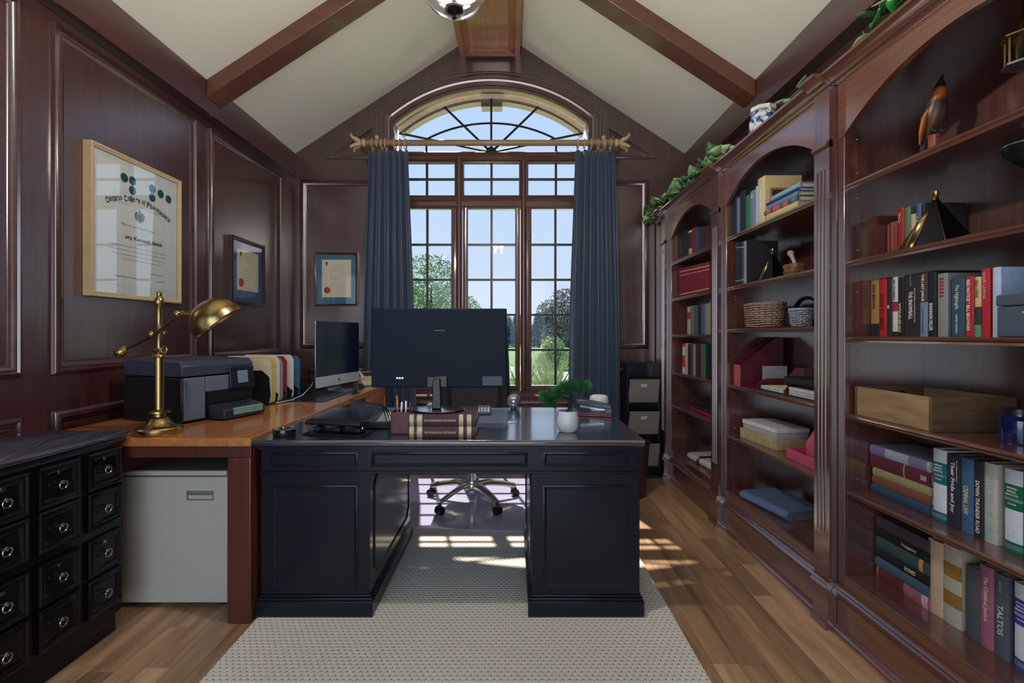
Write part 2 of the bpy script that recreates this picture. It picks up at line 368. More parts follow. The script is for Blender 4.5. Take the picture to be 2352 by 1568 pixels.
m = MB(); m.prism([(RB0, RBZ), (RB1, RBZ), (RB1, ceil_z(RB1) - 0.001), (XC, ceil_z(XC) - 0.001), (RB0, ceil_z(RB0) - 0.001)], 'Y', YF, YB - 0.001)
ridge = trim(3, m, RIDGE, 'wide boxed mahogany ridge beam at the peak of the ceiling')
m = MB(); m.frame(rect(RB0 + 0.05, RB1 - 0.05, YF + 0.1, YB - 0.05), [(0, 0), (0, 0.016), (0.012, 0.022), (0.024, 0.014), (0.036, 0.018), (0.05, 0.008), (0.056, 0)], lambda a, b, h: (a, b, RBZ - h))
m.build('panel_molding', RIDGE, ridge, world=True)
for n, (xa, xb, lab) in enumerate(((-1.999, RB0 - 0.001, 'mahogany rafter beam on the left slope of the ceiling'), (1.599, RB1 + 0.001, 'mahogany rafter beam on the right slope of the ceiling'))):
    m = MB(); m.prism([(xa, ceil_z(xa) - 0.118), (xb, ceil_z(xb) - 0.118), (xb, ceil_z(xb) - 0.001), (xa, ceil_z(xa) - 0.001)], 'Y', 3.14, 3.30)
    trim(4 + n, m, BEAM, lab, bevel=0.003)
# ------------------------------------------------------------------ the window
win = tag(thing('window_1', 'arched wooden window with black muntins and three casements', 'window', (WC, YB, ZSILL)), kind='structure')
m = MB()
lining = [(WC - HW + 0.001, ZSILL + 0.001)] + [(WC + (HW - 0.001) * (-1 + 2 * i / 28), arch(WC + (HW - 0.001) * (-1 + 2 * i / 28), R_OPEN - 0.001)) for i in range(29)] + [(WC + HW - 0.001, ZSILL + 0.001)]
m.frame(lining, [(0, 0.004), (0.028, 0.004), (0.034, -0.01), (0.034, -0.13), (0, -0.13)], toB, closed=False)
m.build('frame', SASH, win, world=True)
m = MB(); m.frame([(p[0], p[1]) for p in lining[1:-1]], [(0.035, -0.006), (0.060, -0.010), (0.066, -0.03), (0.066, -0.06), (0.035, -0.06)], toB, closed=False); m.build('arch_frame', SASHX, win, world=True)
GX = [(-1.011, -0.562), (-0.408, 0.034), (0.185, 0.634)]; TX = [(-1.048, -0.532), (-0.443, 0.0685), (0.157, 0.672)]
for c in (-0.4865, 0.1115):
    m = MB(); m.prism([(c - 0.028, YB + 0.1), (c - 0.028, YB + 0.012), (c - 0.014, YB + 0.002), (c - 0.006, YB - 0.006), (c + 0.006, YB - 0.006), (c + 0.014, YB + 0.002), (c + 0.028, YB + 0.012), (c + 0.028, YB + 0.1)], 'Z', ZSILL + 0.03, 2.87)
    m.build('mullion', SASH, win, world=True)
for (z0, z1) in ((2.822, 2.905), (2.385, 2.49)):
    m = MB(); m.prism([(YB + 0.1, z0), (YB + 0.014, z0), (YB + 0.004, z0 + 0.012), (YB + 0.008, (z0 + z1) / 2), (YB - 0.004, (z0 + z1) / 2 + 0.012), (YB + 0.004, z1 - 0.012), (YB + 0.02, z1), (YB + 0.1, z1)], 'X', WC - HW + 0.036, WC + HW - 0.036)
    m.build('rail', SASHX, win, world=True)
def sash(x0, x1, z0, z1, fw, fwz, rows, yo):
    m = MB(); m.frame(rect(x0 - fw, x1 + fw, z0 - fwz, z1 + fwz), [(0, -0.075), (0, -0.018), (fw * 0.35, -0.014), (fw * 0.45, -0.024), (fw * 0.8, -0.026), (fw, -0.034), (fw, -0.075)], toB)
    f = m.build('sash', SASH, win, world=True)
    xm = (x0 + x1) / 2; yg = YB + 0.048; bw = 0.0105
    m = MB(); m.box(xm - bw, xm + bw, yg - 0.012, yg + 0.012, z0, z1); m.build('muntin', MUNTIN, f, world=True)
    zs = [z0 + (z1 - z0) * k / rows for k in range(rows + 1)]
    for z in zs[1:-1]:
        for (a, b) in ((x0, xm - bw), (xm + bw, x1)):
            m = MB(); m.box(a, b, yg - 0.012, yg + 0.012, z - bw * 0.9, z + bw * 0.9); m.build('muntin', MUNTIN, f, world=True)
    for k in range(rows):
        for (a, b) in ((x0, xm - bw), (xm + bw, x1)):
            m = MB(); m.box(a, b, yg - 0.002, yg + 0.002, zs[k] + (bw * 0.9 if k else 0), zs[k + 1] - (bw * 0.9 if k < rows - 1 else 0)); m.build('pane', GLASS, f, world=True, smooth=False)
    return f
for (x0, x1) in GX: sash(x0, x1, 0.7345, 2.372, 0.046, 0.05, 5, 0)
for (x0, x1) in TX: sash(x0, x1, 2.503, 2.806, 0.016, 0.014, 2, 0)
# fan light: spokes, inner arc and its panes
HZ = 2.908; yg = YB + 0.048; GHW = 0.862
def r_shape(th, inside):
    lo, hi = 0.0, 3.0
    for _ in range(40):
        mid = (lo + hi) / 2
        if inside(math.cos(th) * mid, math.sin(th) * mid): lo = mid
        else: hi = mid
    return lo
in_out = lambda x, z: abs(x) < GHW and z >= -1e-6 and (x * x + (z + HZ - ZC_) ** 2) < R_GL ** 2
in_in = lambda x, z: abs(x) < 0.606 and z >= -1e-6 and x * x + (z + 1.027) ** 2 < 1.3 ** 2
spk = [0.0, math.radians(11.8), math.radians(44), math.radians(90), math.radians(136), math.radians(168.2), PI]
arch_sash = win
for th in spk[1:-1]:
    r = r_shape(th, in_out); m = MB(); m.tube([(WC + 0.02 * math.cos(th), yg, HZ + 0.02 * math.sin(th)), (WC + r * math.cos(th), yg, HZ + r * math.sin(th))], 0.0105, 6); m.build('muntin', MUNTIN, win, world=True)
m = MB(); m.tube([(WC - 0.606, yg, HZ), (WC - 0.606, yg, HZ + 0.123)] + [(WC + 0.606 * (-1 + 2 * i / 20), yg, HZ - 1.027 + math.sqrt(1.3 ** 2 - (0.606 * (-1 + 2 * i / 20)) ** 2)) for i in range(1, 20)] + [(WC + 0.606, yg, HZ + 0.123), (WC + 0.606, yg, HZ)], 0.0105, 6)
m.build('muntin', MUNTIN, win, world=True)
m = MB(); m.lathe([(0.0, -0.012), (0.05, -0.01), (0.05, 0.01), (0, 0.012)], 16); m.v = [(WC + v[0], yg + v[2], HZ + max(v[1], 0)) for v in m.v]; m.build('muntin', MUNTIN, win, world=True)
for a, b in zip(spk[:-1], spk[1:]):
    ths = [a + (b - a) * k / 10 for k in range(11)]
    inn = [(r_shape(t, in_in), t) for t in ths]; out = [(r_shape(t, in_out), t) for t in ths]
    for poly in ([(0.03, t) for t in ths] + inn[::-1], inn + out[::-1]):
        m = MB(); m.prism([(WC + r * math.cos(t), HZ + r * math.sin(t)) for r, t in poly], 'Y', yg - 0.002, yg + 0.002); m.build('pane', GLASS, win, world=True, smooth=False)
# sill, stool and apron below the casements
m = MB(); m.box(WC - HW + 0.036, WC + HW - 0.036, YB + 0.005, YB + 0.12, ZSILL + 0.001, 0.684); m.build('bottom_rail', SASHX, win, world=True)
m = MB(); m.prism([(YB - 0.001, 0.655), (YB - 0.05, 0.655), (YB - 0.062, 0.645), (YB - 0.062, 0.632), (YB - 0.05, 0.622), (YB - 0.034, 0.618), (YB - 0.03, 0.59), (YB - 0.038, 0.575), (YB - 0.03, 0.56), (YB - 0.016, 0.55), (YB - 0.016, 0.5), (YB - 0.001, 0.5)], 'X', WC - 0.925, WC + 0.925)
m.build('window_sill', SASHX, win, world=True)
for (x, z) in ((0.66, 1.75), (0.16, 0.95), (0.16, 2.12), (-0.535, 2.12)):
    m = MB(); m.box(x - 0.006, x + 0.006, YB - 0.004, YB + 0.016, z - 0.04, z + 0.04); m.box(x - 0.01, x + 0.004, YB - 0.016, YB - 0.004, z - 0.012, z + 0.035); m.build('latch', MUNTIN, win, world=True)
# exterior reveal with keystone above the fan light
m = MB(); m.frame([(p[0], p[1]) for p in lining[1:-1]], [(0.02, -0.145), (0.11, -0.145), (0.11, -0.24), (0.02, -0.24)], toB, closed=False); m.build('outer_reveal', plain('tan_stone', (214, 200, 172), 0.8, vary=0.1), win, world=True)
m = MB(); m.box(WC - 0.10, WC + 0.10, YB + 0.15, YB + 0.26, 3.385, 3.62); m.build('keystone', plain('tan_stone', (214, 200, 172), 0.8), win, world=True)
# ------------------------------------------------------------------ outdoors
GZ = -0.35
m = MB(); m.add([(-160, 4.75, GZ), (160, 4.75, GZ), (160, 220, GZ), (-160, 220, GZ)], [(0, 1, 2, 3)])
tag(m.build('ground', plain('lawn_grass', (88, 118, 62), 0.9, vary=0.2, scale=0.8), smooth=False), 'green lawn stretching away outside the window', 'lawn', kind='structure')
m = MB(); pts = [(-9, 25), (-3, 23.5), (0.2, 22.6), (1.4, 21.2), (2.6, 19.0), (4.0, 16.4), (7, 13.5), (7, 9.5), (3.2, 13.4), (1.2, 15.6), (-0.8, 17.0), (-4, 18.2), (-9, 19)]
m.prism(pts, 'Z', GZ + 0.005, GZ + 0.03)
tag(m.build('driveway', plain('concrete', (176, 174, 172), 0.85, vary=0.06, scale=3), smooth=False), 'curving pale concrete driveway outside', 'driveway', kind='structure')
m = MB(); m.box(-6, 6, 4.75, 6.6, GZ + 0.001, GZ + 0.03)  # added pale strip, bounces neutral light onto the reveals and ceiling
tag(m.build('bounce_strip', plain('pale_bounce', (206, 200, 188), 0.85, vary=0.08, scale=4), smooth=False), 'pale strip added outside the house to bounce light indoors', 'bounce_strip', kind='structure')
def leaves(mb, n, blobs, size, seed, droop=0.0, narrow=0.4):
    r = random.Random(seed)
    tot = sum(b[3] * b[4] for b in blobs)
    for (cx, cy, cz, rx, rz_) in blobs:
        for _ in range(int(n * rx * rz_ / tot)):
            a = r.random() * 2 * PI; u = r.uniform(-1, 1); k = r.random() ** 0.35; q = math.sqrt(1 - u * u)
            p = Vector((cx + rx * k * q * math.cos(a), cy + rx * k * q * math.sin(a), cz + rz_ * k * u))
            d = Vector((r.gauss(0, 1), r.gauss(0, 1), r.gauss(0, 0.7) - droop)).normalized(); w = d.orthogonal().normalized(); w = (Matrix.Rotation(r.random() * 6.3, 3, d) @ w)
            L = size * r.uniform(0.6, 1.3); W = L * narrow
            mb.add([tuple(p - w * W * 0.5), tuple(p + d * L), tuple(p + w * W * 0.5), tuple(p - d * L * 0.4)], [(0, 1, 2, 3)])
def tree(name, label, x, y, trunk_h, tr, blobs, leafm, n, size, seed, droop=0, narrow=0.4, cat='tree', group=None):
    t = thing(name, label, cat, (x, y, GZ), group=group)
    m = MB(); m.tube([(0, 0, -0.05), (0.05, 0, trunk_h * 0.5), (0, 0.05, trunk_h)], [tr, tr * 0.8, tr * 0.5], 8)
    r = random.Random(seed)
    for b in blobs[:5]: m.tube([(0, 0, trunk_h * 0.6), (b[0] * 0.6, b[1] * 0.6, (trunk_h * 0.7 + b[2]) / 2), (b[0], b[1], b[2])], [tr * 0.5, tr * 0.35, tr * 0.12], 6)
    m.build('trunk', plain('bark', (70, 58, 48), 0.9, vary=0.2, scale=10), t)
    m = MB(); leaves(m, n, blobs, size, seed, droop, narrow); o = m.build('foliage', leafm, t, smooth=False); o['kind'] = 'stuff'
    return t
LEAF1 = plain('leaf_green', (112, 150, 84), 0.6, vary=0.35, scale=3); LEAF2 = plain('leaf_blue_green_haze', (70, 98, 104), 0.7, vary=0.25, scale=1.5)  # conifer leaf tone has distance haze mixed into its colour
LEAF3 = plain('leaf_dark_mauve', (112, 118, 112), 0.6, vary=0.35, scale=4); LEAF4 = plain('leaf_pale', (150, 172, 118), 0.6, vary=0.35, scale=5)
tree('weeping_tree', 'bright green rounded tree in the left casement', -3.35, 20, 2.6, 0.16, [(0, 0, 3.6, 1.5, 1.35), (-0.9, 0, 2.6, 1.2, 1.3), (0.7, 0, 2.4, 1.0, 1.2), (0, 0, 1.5, 1.6, 1.0)], LEAF1, 7000, 0.16, 3, 0.5, 0.3)
tree('weeping_tree', 'arching green tree low in the middle casement behind the monitor', -1.55, 16, 1.8, 0.12, [(-0.1, 0, 2.05, 0.75, 0.85), (0.35, 0, 1.5, 0.6, 0.8), (-0.5, 0, 1.2, 0.7, 0.8)], LEAF1, 5000, 0.13, 4, 0.8, 0.25)
tree('shade_tree', 'airy dark-leaved tree beside the right curtain', 2.15, 22, 2.0, 0.09, [(0.25, 0, 3.2, 0.6, 0.5), (-0.35, 0, 2.7, 0.65, 0.45), (0.45, 0, 2.2, 0.7, 0.7), (-0.1, 0, 1.6, 0.75, 0.7)], LEAF3, 2300, 0.12, 5, 0, 0.6)
tree('flowering_shrub', 'pale blossoming shrub under the dark-leaved tree', 1.75, 20.5, 0.5, 0.05, [(0, 0, 0.95, 0.55, 0.55), (0.3, 0, 0.5, 0.6, 0.5), (-0.2, 0, 0.45, 0.5, 0.45)], LEAF4, 2600, 0.09, 6, 0, 0.7, cat='shrub')
r_ = random.Random(5)
for i in range(30):
    x = -19 + (i // 3) * 3.7 + (i % 3) * 1.2 + r_.uniform(-.05, .05); h = r_.uniform(3.6, 4.9) if i != 20 else 5.4; y = 57 + 4 * (i % 3)
    t = thing('conifer', 'blue-green haze-tinted conifer in the distant tree line', 'tree', (x, y, GZ), group='distant conifers')
    m = MB(); m.tube([(0, 0, 0), (0, 0, h * 0.9)], [0.18, 0.03], 6); m.build('trunk', plain('bark', (70, 58, 48), 0.9), t)
    m = MB()
    for k in range(700):
        q = r_.random(); z = 0.15 + q * (h - 0.15); rr = (1 - q) * 1.4 * r_.random() ** 0.5; a = r_.random() * 6.28
        p = Vector((rr * math.cos(a), rr * math.sin(a), z)); d = Vector((math.cos(a), math.sin(a), -0.35)); w = Vector((-math.sin(a), math.cos(a), 0)) * 0.16
        m.add([tuple(p - w), tuple(p + d * 0.55), tuple(p + w), tuple(p + Vector((0, 0, 0.16)))], [(0, 1, 3), (1, 2, 3)])
    o = m.build('foliage', LEAF2, t, smooth=False); o['kind'] = 'stuff'
for (x, y, n, h, lab) in ((0.62, 7.4, 260, 1.25, 'tall ornamental grass clump right of centre outside the window'), (0.22, 8.2, 180, 1.1, 'shorter ornamental grass clump near the middle mullion outside'), (-0.9, 7.2, 150, 0.85, 'low ornamental grass clump outside behind the monitor')):
    t = thing('ornamental_grass', lab, 'grass', (x, y, GZ))
    m = MB()
    for k in range(n):
        a = r_.random() * 6.28; L = h * r_.uniform(0.6, 1.1); sp = r_.uniform(0.1, 0.5); bx = r_.uniform(-.14, .14); by = r_.uniform(-.14, .14); w = 0.007
        p0 = Vector((bx, by, 0)); p1 = p0 + Vector((math.cos(a) * sp * 0.35, math.sin(a) * sp * 0.35, L * 0.65)); p2 = p0 + Vector((math.cos(a) * sp, math.sin(a) * sp, L))
        s_ = Vector((w, 0, 0)); m.add([tuple(p0 - s_), tuple(p0 + s_), tuple(p1 + s_), tuple(p1 - s_), tuple(p2)], [(0, 1, 2, 3), (3, 2, 4)])
    o = m.build('blades', LEAF4, t, smooth=False); o['kind'] = 'stuff'
# ------------------------------------------------------------------ curtains and rod
ROD = wood('rod_wood', (120, 96, 70), (168, 140, 106), 'X', rough=0.45, coat=0.1); FIN = plain('finial_limewash', (196, 168, 132), 0.5, vary=0.15)
CURT = plain('slate_blue_satin', (58, 73, 97), 0.33, vary=0.05, scale=90, sheen=0.15)
RZ_, RY_ = 2.914, 4.27
t = thing('curtain_rod', 'wooden curtain rod with carved tulip finials across the window', 'curtain rod', (WC, RY_, RZ_))
m = MB(); m.tube([(-1.31, RY_, RZ_), (0.93, RY_, RZ_)], 0.0265, 20); m.build('rod', ROD, t, world=True)
for s_, x in ((-1, -1.30), (1, 0.92)):
    m = MB(); m.tube([(x, RY_, RZ_), (x + s_ * 0.02, RY_, RZ_), (x + s_ * 0.03, RY_, RZ_), (x + s_ * 0.05, RY_, RZ_)], [0.03, 0.038, 0.03, 0.02], 16)
    for k in range(4):
        a = PI / 4 + k * PI / 2; c, q = math.cos(a), math.sin(a)
        m.tube([(x + s_ * 0.04, RY_, RZ_), (x + s_ * 0.07, RY_ + 0.03 * c, RZ_ + 0.03 * q), (x + s_ * 0.105, RY_ + 0.045 * c, RZ_ + 0.05 * q), (x + s_ * 0.12, RY_ + 0.07 * c, RZ_ + 0.075 * q), (x + s_ * 0.11, RY_ + 0.08 * c, RZ_ + 0.085 * q)], [0.014, 0.02, 0.014, 0.012, 0.006], 8)
    m.build('finial', FIN, t, world=True)
    m = MB(); xb = x - s_ * 0.1; m.tube([(xb, RY_ + 0.02, RZ_), (xb, YB - 0.03, RZ_)], 0.012, 10); m.box(xb - 0.02, xb + 0.02, YB - 0.031, YB - 0.022, RZ_ - 0.05, RZ_ + 0.05); m.torus((xb, RY_, RZ_), 0.032, 0.006, 'X', 20, 8)
    m.sphere((xb, RY_ - 0.005, RZ_ + 0.045), 0.02, 10, 8); m.build('bracket', FIN, t, world=True)
def curtain(label, xt, xm, xb, ringx, seed):
    t = thing('curtain', label, 'curtain', ((xb[0] + xb[1]) / 2, RY_, 0.0), group='slate blue curtains')
    r = random.Random(seed); NX, NZ = 120, 26; ph = [r.random() * 6 for _ in range(5)]
    vs = []; fs = []
    for j in range(NZ + 1):
        k = j / NZ; z = 2.845 + (0.015 - 2.845) * k
        if k < 0.5: s_ = k / 0.5; e0 = xt[0] + (xm[0] - xt[0]) * s_; e1 = xt[1] + (xm[1] - xt[1]) * s_
        else: s_ = (k - 0.5) / 0.5; e0 = xm[0] + (xb[0] - xm[0]) * s_; e1 = xm[1] + (xb[1] - xm[1]) * s_
        for i in range(NX + 1):
            u = i / NX
            w = u + 0.012 * math.sin(9 * u + ph[0] + k)
            amp = 0.020 + 0.022 * k
            y = RY_ + amp * (1.0 * math.sin(2 * PI * 6 * w + ph[1] + 0.5 * math.sin(2 * k + ph[0])) + 0.35 * math.sin(2 * PI * 2.3 * w + ph[2] + 1.2 * k) + 0.10 * math.sin(2 * PI * 11 * w + ph[3] - 0.8 * k))
            vs.append((e0 + (e1 - e0) * u, y, z))
    for j in range(NZ):
        for i in range(NX): a = j * (NX + 1) + i; fs.append((a, a + 1, a + NX + 2, a + NX + 1))
    m = MB(); m.add(vs, fs); m.build('drape', CURT, t, world=True, solid=0.004, angle=80)
    for x in ringx:
        m = MB(); m.torus((x, RY_, RZ_ - 0.014), 0.046, 0.0055, 'X', 28, 8); m.tube([(x, RY_, RZ_ - 0.062), (x, RY_, RZ_ - 0.078)], 0.004, 6); m.build('ring', FIN, t, world=True)
curtain('left slate blue curtain panel behind the monitor', (-1.268, -0.925), (-1.315, -0.868), (-1.335, -0.84), (-1.24, -1.155, -1.12, -1.04, -0.995, -0.945), 2)
curtain('right slate blue curtain panel beside the tall file tower', (0.572, 0.93), (0.522, 0.965), (0.505, 0.975), (0.88, 0.83, 0.77, 0.71, 0.65, 0.59), 9)
# ------------------------------------------------------------------ rug and chair mat
def rug_material():
    m, nt, b = _new('cream_rug')
    tc = nt.nodes.new('ShaderNodeTexCoord'); mp = nt.nodes.new('ShaderNodeMapping'); mp.inputs['Scale'].default_value = (42, 52, 42)
    br = nt.nodes.new('ShaderNodeTexBrick'); br.offset = 0.5; br.inputs['Scale'].default_value = 1.0; br.inputs['Mortar Size'].default_value = 0.0
    wv = nt.nodes.new('ShaderNodeSeparateXYZ'); nt.links.new(tc.outputs['Object'], mp.inputs[0]); nt.links.new(mp.outputs[0], wv.inputs[0])
    def node(op, a, bb=None):
        n = nt.nodes.new('ShaderNodeMath'); n.operation = op
        for i, q in enumerate((a, bb)):
            if q is None: continue
            if isinstance(q, (int, float)): n.inputs[i].default_value = q
            else: nt.links.new(q, n.inputs[i])
        return n.outputs[0]
    nt.nodes.remove(br)
    rowf = node('FLOOR', wv.outputs[1]); sh = node('MULTIPLY', rowf, 0.5)
    fx = node('SUBTRACT', node('FRACT', node('ADD', wv.outputs[0], sh)), 0.5); fy = node('SUBTRACT', node('FRACT', wv.outputs[1]), 0.5)
    d = node('SQRT', node('ADD', node('MULTIPLY', fx, fx), node('MULTIPLY', fy, fy)))
    nz = nt.nodes.new('ShaderNodeTexNoise'); nz.inputs['Scale'].default_value = 260; nt.links.new(tc.outputs['Object'], nz.inputs[0])
    d2 = node('ADD', d, node('MULTIPLY', node('SUBTRACT', nz.outputs[0], 0.5), 0.28))
    rp = nt.nodes.new('ShaderNodeValToRGB'); rp.color_ramp.elements[0].position = 0.07; rp.color_ramp.elements[0].color = lin(128, 119, 106); rp.color_ramp.elements[1].position = 0.22; rp.color_ramp.elements[1].color = lin(232, 222, 204)
    nt.links.new(d2, rp.inputs[0]); nt.links.new(rp.outputs[0], b.inputs['Base Color']); b.inputs['Roughness'].default_value = 0.95; b.inputs['Specular IOR Level'].default_value = 0.1
    bp = nt.nodes.new('ShaderNodeBump'); bp.inputs['Strength'].default_value = 0.6; bp.inputs['Distance'].default_value = 0.006; nt.links.new(d2, bp.inputs['Height']); nt.links.new(bp.outputs[0], b.inputs['Normal'])
    return m
RUGZ = 0.012
m = MB(); m.box(-1.077, 0.69, 0.9, 4.07, 0.0005, RUGZ)
tag(m.build('area_rug', rug_material(), bevel=0.004), 'cream loop rug with a dotted weave under the black desk', 'rug')
m = MB(); pts = [(-0.86, 4.05), (-0.86, 3.0)] + [(-0.86 + 1.26 * i / 12, 2.93 + 0.025 * math.sin(i / 12 * 7)) for i in range(1, 12)] + [(0.40, 3.0), (0.40, 4.05)]
m.prism(pts, 'Z', RUGZ + 0.0005, RUGZ + 0.004)
MATM = plain('clear_vinyl', (176, 172, 196), 0.12, vary=0.03, coat=0.5)
tag(m.build('chair_mat', MATM), 'glossy translucent vinyl mat under the office chair', 'chair mat')
# ------------------------------------------------------------------ black executive desk
desk = thing('executive_desk', 'large navy-black executive desk with two panelled pedestals', 'desk', (-0.26, 2.45, RUGZ))
def dpart(name, fn, mat=BLACKD, bevel=0.002, **k):
    m = MB(); fn(m); return m.build(name, mat, desk, world=True, bevel=bevel, **k)
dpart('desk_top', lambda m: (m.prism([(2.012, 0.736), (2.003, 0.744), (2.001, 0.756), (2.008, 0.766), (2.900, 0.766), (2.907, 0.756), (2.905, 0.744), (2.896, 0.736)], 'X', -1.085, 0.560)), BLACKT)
dpart('top_molding', lambda m: m.box(-1.074, 0.550, 2.022, 2.885, 0.722, 0.7355))
ap = dpart('apron', lambda m: (m.box(-1.068, 0.546, 2.040, 2.062, 0.617, 0.7215), m.box(-1.068, 0.546, 2.85, 2.868, 0.66, 0.7215), m.box(-1.07, 0.548, 2.034, 2.040, 0.617, 0.628)))
DP = [(0, 0), (0.0, 0.004), (0.006, 0.006), (0.012, 0.002), (0.016, -0.002)]
toF = lambda a, b, h: (a, 2.040 - h, b)
for (a0, a1) in ((-1.024, -0.655), (-0.597, 0.07), (0.135, 0.497)):
    m = MB(); m.frame(rect(a0, a1, 0.646, 0.708), DP, toF); m.build('drawer_molding', BLACKD, ap, world=True)
for (xa, xb, pa, pb, inner) in ((-1.068, -0.604, -1.02, -0.655, -0.604), (0.086, 0.546, 0.134, 0.492, 0.086)):
    p = dpart('pedestal', lambda m: m.box(xa, xb, 2.041, 2.850, RUGZ + 0.09, 0.6165))
    m = MB(); m.frame(rect(pa, pb, 0.128, 0.567), DP, toF); m.build('panel_molding', BLACKD, p, world=True)
    s_ = 1 if inner < -0.3 else -1
    c = 0.05; y0, y1, z0, z1 = 2.10, 2.81, 0.15, 0.60
    m = MB(); m.frame([(y0, z0 + c), (y0 + c, z0), (y1 - c, z0), (y1, z0 + c), (y1, z1 - c), (y1 - c, z1), (y0 + c, z1), (y0, z1 - c)], DP, lambda a, b, h: (inner + s_ * h, a, b)); m.build('panel_molding', BLACKD, p, world=True)
    o = 0.016
    dpart('plinth', lambda m: (m.box(xa - o, xb + o, 2.041 - o, 2.850 + o, RUGZ + 0.0005, RUGZ + 0.066), m.box(xa - o * 0.7, xb + o * 0.7, 2.041 - o * 0.7, 2.850 + o * 0.7, RUGZ + 0.066, RUGZ + 0.078), m.box(xa - o * 0.3, xb + o * 0.3, 2.041 - o * 0.3, 2.850 + o * 0.3, RUGZ + 0.078, RUGZ + 0.0895)), bevel=0.003)
# ------------------------------------------------------------------ wooden side desk along the left wall
wd = thing('side_desk', 'long cherry-wood side desk running along the left panelled wall', 'desk', (-1.55, 3.2, 0))
def wpart(name, fn, mat, bevel=0.002):
    m = MB(); fn(m); return m.build(name, mat, wd, world=True, bevel=bevel)
wpart('desk_top', lambda m: m.box(-2.03, -1.190, 2.0, 4.19, 0.741, 0.775), CHERRY)
wpart('edge_board', lambda m: m.box(-1.1875, -1.0895, 1.998, 4.19, 0.741, 0.7765), CHERRY)
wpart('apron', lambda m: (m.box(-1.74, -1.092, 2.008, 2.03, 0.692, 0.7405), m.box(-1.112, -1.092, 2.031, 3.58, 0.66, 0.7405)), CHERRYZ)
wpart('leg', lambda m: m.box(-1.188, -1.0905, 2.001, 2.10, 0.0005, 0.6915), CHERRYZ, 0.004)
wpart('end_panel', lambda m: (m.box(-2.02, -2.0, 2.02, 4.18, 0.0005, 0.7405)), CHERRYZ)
ped = wpart('pedestal', lambda m: m.box(-1.60, -1.095, 3.60, 4.17, 0.0005, 0.7405), CHERRY)
m = MB(); m.frame(rect(3.64, 4.13, 0.12, 0.70), DP, lambda a, b, h: (-1.095 + h, a, b)); m.build('panel_molding', CHERRY, ped, world=True)
m = MB(); m.prism([(-1.93, 3.07), (-1.195, 3.07), (-1.195, 4.15), (-1.93, 4.15)], 'Z', 0.7767, 0.7795)
tag(m.build('desk_mat', plain('black_leather_mat', (26, 30, 36), 0.3, coat=0.3), bevel=0.001), 'black leather desk mat under the silver computer', 'desk mat')
# ------------------------------------------------------------------ black drawer cabinet on the left
cab = thing('drawer_cabinet', 'low black cabinet with small panelled drawers and ring pulls', 'cabinet', (-1.78, 1.45, 0))
def cpart(name, fn, mat=EBONY, bevel=0.002, parent=None):
    m = MB(); fn(m); return m.build(name, mat, parent or cab, world=True, bevel=bevel)
CE, CX = 1.970, -1.600
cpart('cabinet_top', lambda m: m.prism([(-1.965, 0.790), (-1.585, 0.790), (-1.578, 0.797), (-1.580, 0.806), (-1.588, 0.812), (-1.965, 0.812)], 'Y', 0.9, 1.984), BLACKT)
cpart('top_molding', lambda m: m.prism([(-1.96, 0.765), (-1.594, 0.765), (-1.588, 0.778), (-1.592, 0.7895), (-1.96, 0.7895)], 'Y', 0.91, 1.977))
cpart('body', lambda m: m.box(-1.96, CX - 0.004, 0.92, CE, 0.08, 0.7645))
cpart('plinth', lambda m: m.box(-1.96, CX - 0.02, 0.93, CE - 0.01, 0.0005, 0.0795))
for ci in range(5):
    yc = 1.880 - 0.1885 * ci
    for ri, (zk, z0, z1) in enumerate(((0.686, 0.612, 0.754), (0.534, 0.462, 0.604), (0.360, 0.282, 0.426), (0.202, 0.128, 0.272))):
        w = 0.078
        d = cpart('drawer', lambda m: (m.frame(rect(yc - w, yc + w, z0, z1), [(0, 0.0), (0, 0.012), (0.006, 0.016), (0.012, 0.010), (0.020, 0.012), (0.03, 0.005), (0.034, 0.004)], lambda a, b, h: (CX - 0.0035 + h, a, b)), m.box(CX - 0.003, CX + 0.003, yc - w + 0.03, yc + w - 0.03, z0 + 0.03, z1 - 0.03)), bevel=0)
        cpart('ring_pull', lambda m: (m.torus((CX + 0.022, yc - 0.004, zk - 0.006), 0.014, 0.0028, 'X', 18, 8), m.sphere((CX + 0.014, yc, zk + 0.002), 0.0085, 10, 8), m.tube([(CX, yc, zk), (CX + 0.014, yc, zk)], 0.005, 8)), NICKEL, 0, d)
        if ri in (0, 2):
            cpart('keyhole_plate', lambda m: (m.box(CX + 0.003, CX + 0.0055, yc - 0.007, yc + 0.007, zk + 0.03, zk + 0.052)), NICKEL, 0.001, d)
# ------------------------------------------------------------------ light grey metal cabinet under the side desk
BEIGE = plain('putty_enamel', (196, 189, 174), 0.45, vary=0.03)
fb = thing('metal_cabinet', 'putty grey metal cabinet tucked under the side desk', 'cabinet', (-1.49, 2.3, 0))
m = MB(); m.box(-1.725, -1.262, 2.135, 2.56, 0.02, 0.60); m.build('body', plain('putty_enamel_dark', (120, 118, 112), 0.5), fb, world=True, bevel=0.006)
dr = MB().box(-1.725, -1.258, 2.118, 2.134, 0.022, 0.578).build('door', BEIGE, fb, world=True, bevel=0.004)
MB().box(-1.725, -1.258, 2.115, 2.134, 0.584, 0.606).build('top_rim', BEIGE, fb, world=True, bevel=0.004)
m = MB(); m.frame(rect(-1.435, -1.318, 0.476, 0.517), [(0, 0), (0, 0.003), (0.004, 0.003), (0.006, -0.006)], lambda a, b, h: (a, 2.118 - h, b)); m.box(-1.43, -1.323, 2.1165, 2.1175, 0.498, 0.511); m.build('pull_recess', plain('putty_shadow', (112, 112, 106), 0.5), dr, world=True)
for x in (-1.69, -1.29):
    for y in (2.16, 2.52): MB().lathe([(0.014, 0.0005), (0.014, 0.02)], 10, (x, y, 0)).build('foot', BLACKP, fb, world=True)
